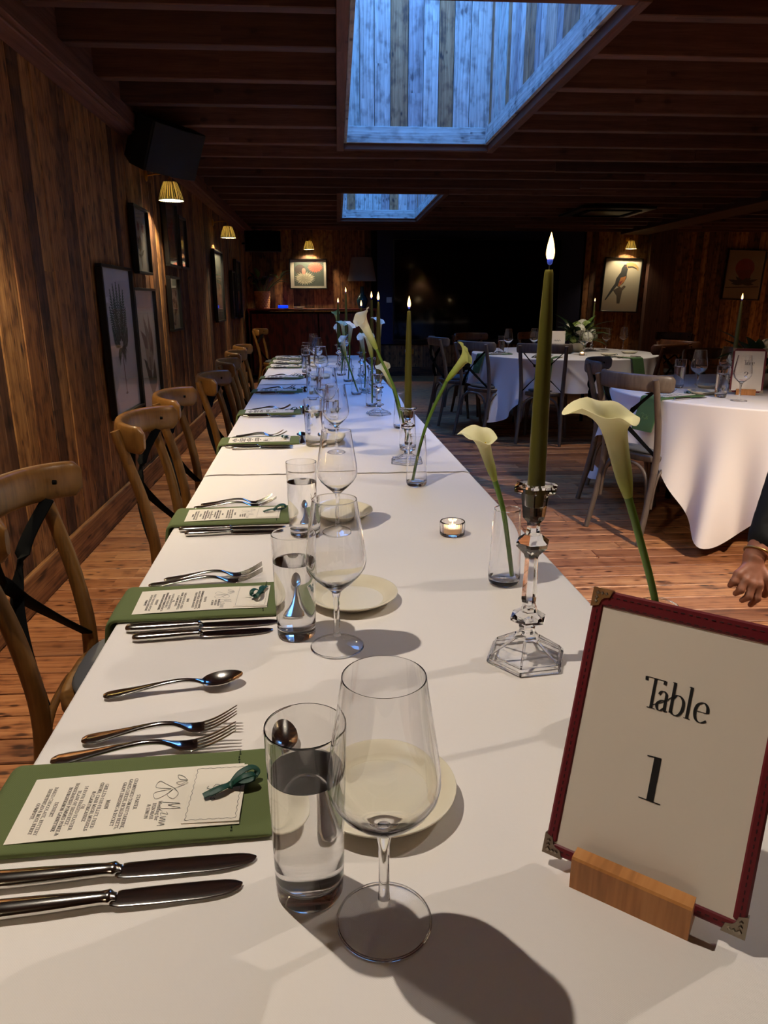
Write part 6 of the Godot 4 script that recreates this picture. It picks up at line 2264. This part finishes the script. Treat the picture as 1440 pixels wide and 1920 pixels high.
# surface nets over the smooth union of tapered bones
func blob(bones: Array, cell: float, k: float, b: MB) -> void:
	var lo := Vector3.ONE * 1e9
	var hi := -lo
	for q in bones:
		for e in [[q[0], q[2]], [q[1], q[3]]]:
			lo = lo.min(e[0] - Vector3.ONE * (e[1] + cell * 3))
			hi = hi.max(e[0] + Vector3.ONE * (e[1] + cell * 3))
	var n := Vector3i((hi - lo) / cell) + Vector3i(2, 2, 2)
	var f := PackedFloat32Array()
	f.resize(n.x * n.y * n.z)
	f.fill(1.0)
	for q in bones:
		var m: float = maxf(q[2], q[3]) + cell * 3 + k
		var l2: Vector3 = (q[0] as Vector3).min(q[1]) - Vector3.ONE * m
		var h2: Vector3 = (q[0] as Vector3).max(q[1]) + Vector3.ONE * m
		var i0 := Vector3i(((l2 - lo) / cell).floor()).clamp(Vector3i.ZERO, n - Vector3i.ONE)
		var i1 := Vector3i(((h2 - lo) / cell).ceil()).clamp(Vector3i.ZERO, n - Vector3i.ONE)
		for z in range(i0.z, i1.z + 1):
			for y in range(i0.y, i1.y + 1):
				for x in range(i0.x, i1.x + 1):
					var d := capsule(lo + Vector3(x, y, z) * cell, q[0], q[1], q[2], q[3])
					var id := (z * n.y + y) * n.x + x
					var o := f[id]
					var h := maxf(k - absf(o - d), 0.0) / k
					f[id] = minf(o, d) - h * h * k * 0.25
	var vid := {}
	var vs := []
	var tris := PackedInt32Array()
	for z in n.z - 1:
		for y in n.y - 1:
			for x in n.x - 1:
				var s := Vector3.ZERO
				var c := 0
				var id := (z * n.y + y) * n.x + x
				var any_in := false
				var any_out := false
				for dz in 2:
					for dy in 2:
						for dx in 2:
							if f[id + dx + dy * n.x + dz * n.x * n.y] < 0:
								any_in = true
							else:
								any_out = true
				if not (any_in and any_out):
					continue
				for e in [[0, 0, 0, 0], [0, 1, 0, 0], [0, 0, 1, 0], [0, 1, 1, 0], [1, 0, 0, 0], [1, 1, 0, 0], [1, 0, 0, 1], [1, 1, 0, 1], [2, 0, 0, 0], [2, 1, 0, 0], [2, 0, 1, 0], [2, 1, 1, 0]]:
					var a := Vector3i.ZERO
					if e[0] == 0:
						a = Vector3i(0, e[1], e[2])
					elif e[0] == 1:
						a = Vector3i(e[1], 0, e[3])
					else:
						a = Vector3i(e[1], e[2], 0)
					var bb := a
					bb[e[0]] = 1
					var fa := f[id + a.x + a.y * n.x + a.z * n.x * n.y]
					var fb := f[id + bb.x + bb.y * n.x + bb.z * n.x * n.y]
					if (fa < 0) != (fb < 0):
						s += Vector3(a).lerp(Vector3(bb), fa / (fa - fb))
						c += 1
				vid[id] = vs.size()
				vs.append(lo + (Vector3(x, y, z) + s / maxf(c, 1)) * cell)
	var step := [1, n.x, n.x * n.y]
	for id in vid:
		for ax in 3:
			var fa := f[id]
			var fb: float = f[id + step[ax]]
			if (fa < 0) == (fb < 0):
				continue
			var u: int = step[(ax + 1) % 3]
			var w: int = step[(ax + 2) % 3]
			if not (vid.has(id - u) and vid.has(id - w) and vid.has(id - u - w)):
				continue
			var q := [vid[id - u - w], vid[id - w], vid[id], vid[id - u]]
			if fa > 0:
				q.reverse()
			tris.append_array([q[0], q[1], q[2], q[0], q[2], q[3]])
	var nor := []
	nor.resize(vs.size())
	nor.fill(Vector3.ZERO)
	for t in range(0, tris.size(), 3):
		var fn: Vector3 = (vs[tris[t + 1]] - vs[tris[t]]).cross(vs[tris[t + 2]] - vs[tris[t]])
		for e in 3:
			nor[tris[t + e]] += fn
	var base := b.v.size()
	for i in vs.size():
		b.v.append(vs[i])
		b.n.append(nor[i].normalized())
		b.u.append(Vector2.ZERO)
	for t in range(0, tris.size(), 3):
		b.ix.append_array([base + tris[t], base + tris[t + 2], base + tris[t + 1]])

func person() -> void:
	var o := thing("person", "person in dark suit at right edge, only a lowered hand and sleeve showing", "person")
	var wr := Vector3(1.012, 0.632, -1.578)
	var el := Vector3(1.19, 0.90, -1.74)
	var sh := Vector3(1.42, 1.20, -1.82)
	var b := MB.new()
	# hand, back towards the camera, fingers curled downwards
	var H := []
	var kn := [Vector3(0.963, 0.610, -1.556), Vector3(0.977, 0.598, -1.546), Vector3(0.993, 0.590, -1.540), Vector3(1.010, 0.588, -1.541)]
	var mid := [Vector3(0.950, 0.594, -1.548), Vector3(0.963, 0.577, -1.536), Vector3(0.982, 0.562, -1.530), Vector3(1.005, 0.556, -1.532)]
	var tip := [Vector3(0.947, 0.582, -1.556), Vector3(0.958, 0.564, -1.546), Vector3(0.974, 0.548, -1.541), Vector3(0.998, 0.535, -1.542)]
	for k in 4:
		H.append([wr.lerp(kn[k], 0.25), kn[k], 0.015, 0.0105])
		H.append([kn[k], mid[k], 0.0100, 0.0086])
		H.append([mid[k], tip[k], 0.0086, 0.0070])
	H.append([wr + Vector3(0.02, 0.024, -0.014), wr + Vector3(-0.012, -0.014, 0.006), 0.023, 0.020])
	H.append([wr + Vector3(0.006, -0.006, 0.004), Vector3(1.034, 0.600, -1.548), 0.015, 0.012])
	H.append([Vector3(1.034, 0.600, -1.548), Vector3(1.040, 0.575, -1.545), 0.0118, 0.0100])
	H.append([Vector3(1.040, 0.575, -1.545), Vector3(1.034, 0.556, -1.549), 0.0100, 0.0078])
	H.append([wr + Vector3(0.0, 0.01, -0.005), wr.lerp(el, 0.25), 0.024, 0.027])
	blob(H, 0.0033, 0.006, b)
	part("hand", b, M.skin, o)
	b = MB.new()
	var hc := Vector3(1.66, 1.50, -1.78)
	blob([[hc + Vector3(0, -0.16, 0.0), hc + Vector3(0, -0.06, 0), 0.052, 0.050], [hc + Vector3(0, 0.05, -0.012), hc + Vector3(0, 0.035, 0.02), 0.088, 0.080], [hc + Vector3(-0.012, -0.05, 0.03), hc + Vector3(-0.012, -0.075, 0.045), 0.058, 0.036], [hc + Vector3(-0.02, 0.0, 0.085), hc + Vector3(-0.024, -0.02, 0.108), 0.012, 0.014], [hc + Vector3(0.083, -0.02, 0.0), hc + Vector3(0.086, 0.02, -0.01), 0.012, 0.016], [hc + Vector3(-0.083, -0.02, 0.0), hc + Vector3(-0.086, 0.02, -0.01), 0.012, 0.016], [hc + Vector3(-0.03, -0.055, 0.083), hc + Vector3(0.01, -0.055, 0.085), 0.012, 0.012]], 0.008, 0.02, b)
	part("head", b, M.skin, o)
	b = MB.new()
	blob([[hc + Vector3(0, 0.075, -0.02), hc + Vector3(0, 0.07, 0.025), 0.092, 0.084], [hc + Vector3(0, 0.02, -0.05), hc + Vector3(0, -0.02, -0.045), 0.075, 0.06]], 0.01, 0.02, b)
	part("hair", b, M.hair, o)
	b = MB.new()
	var S := [[wr.lerp(el, 0.17), el, 0.036, 0.052], [el, sh, 0.052, 0.066], [sh, Vector3(1.66, 1.24, -1.82), 0.075, 0.11], [Vector3(1.66, 1.24, -1.82), Vector3(1.90, 1.20, -1.82), 0.11, 0.075], [Vector3(1.90, 1.20, -1.82), Vector3(1.96, 0.92, -1.80), 0.066, 0.052], [Vector3(1.96, 0.92, -1.80), Vector3(1.92, 0.68, -1.70), 0.05, 0.04], [Vector3(1.60, 1.20, -1.83), Vector3(1.62, 0.86, -1.87), 0.125, 0.125], [Vector3(1.73, 1.20, -1.83), Vector3(1.73, 0.86, -1.87), 0.125, 0.125], [Vector3(1.60, 0.86, -1.88), Vector3(1.57, 0.47, -1.86), 0.10, 0.068], [Vector3(1.76, 0.86, -1.88), Vector3(1.78, 0.47, -1.86), 0.10, 0.068], [Vector3(1.57, 0.47, -1.86), Vector3(1.56, 0.07, -1.90), 0.068, 0.055], [Vector3(1.78, 0.47, -1.86), Vector3(1.80, 0.07, -1.90), 0.068, 0.055]]
	blob(S, 0.018, 0.05, b)
	part("dark_suit", b, M.suit, o)
	b = MB.new()
	var P := []
	for i in 33:
		var a := TAU * i / 32
		var d := (el - wr).normalized()
		var s := d.cross(Vector3.UP).normalized()
		var t := s.cross(d)
		P.append(wr.lerp(el, 0.075) + (s * cos(a) + t * sin(a)) * 0.030)
	b.tube(P, [0.0032], 8, Vector3.UP, false)
	part("gold_bracelet", b, M.gold, o)
	b = MB.new()
	for x in [1.56, 1.80]:
		b.tube(smooth([Vector3(x, 0.05, -1.95), Vector3(x, 0.045, -1.88), Vector3(x - 0.005, 0.032, -1.76), Vector3(x - 0.01, 0.026, -1.70)], 4), lerpf_list([Vector2(0.036, 0.045), Vector2(0.042, 0.043), Vector2(0.046, 0.030), Vector2(0.03, 0.02)], 13), 14)
	part("shoes", b, M.black_metal, o)
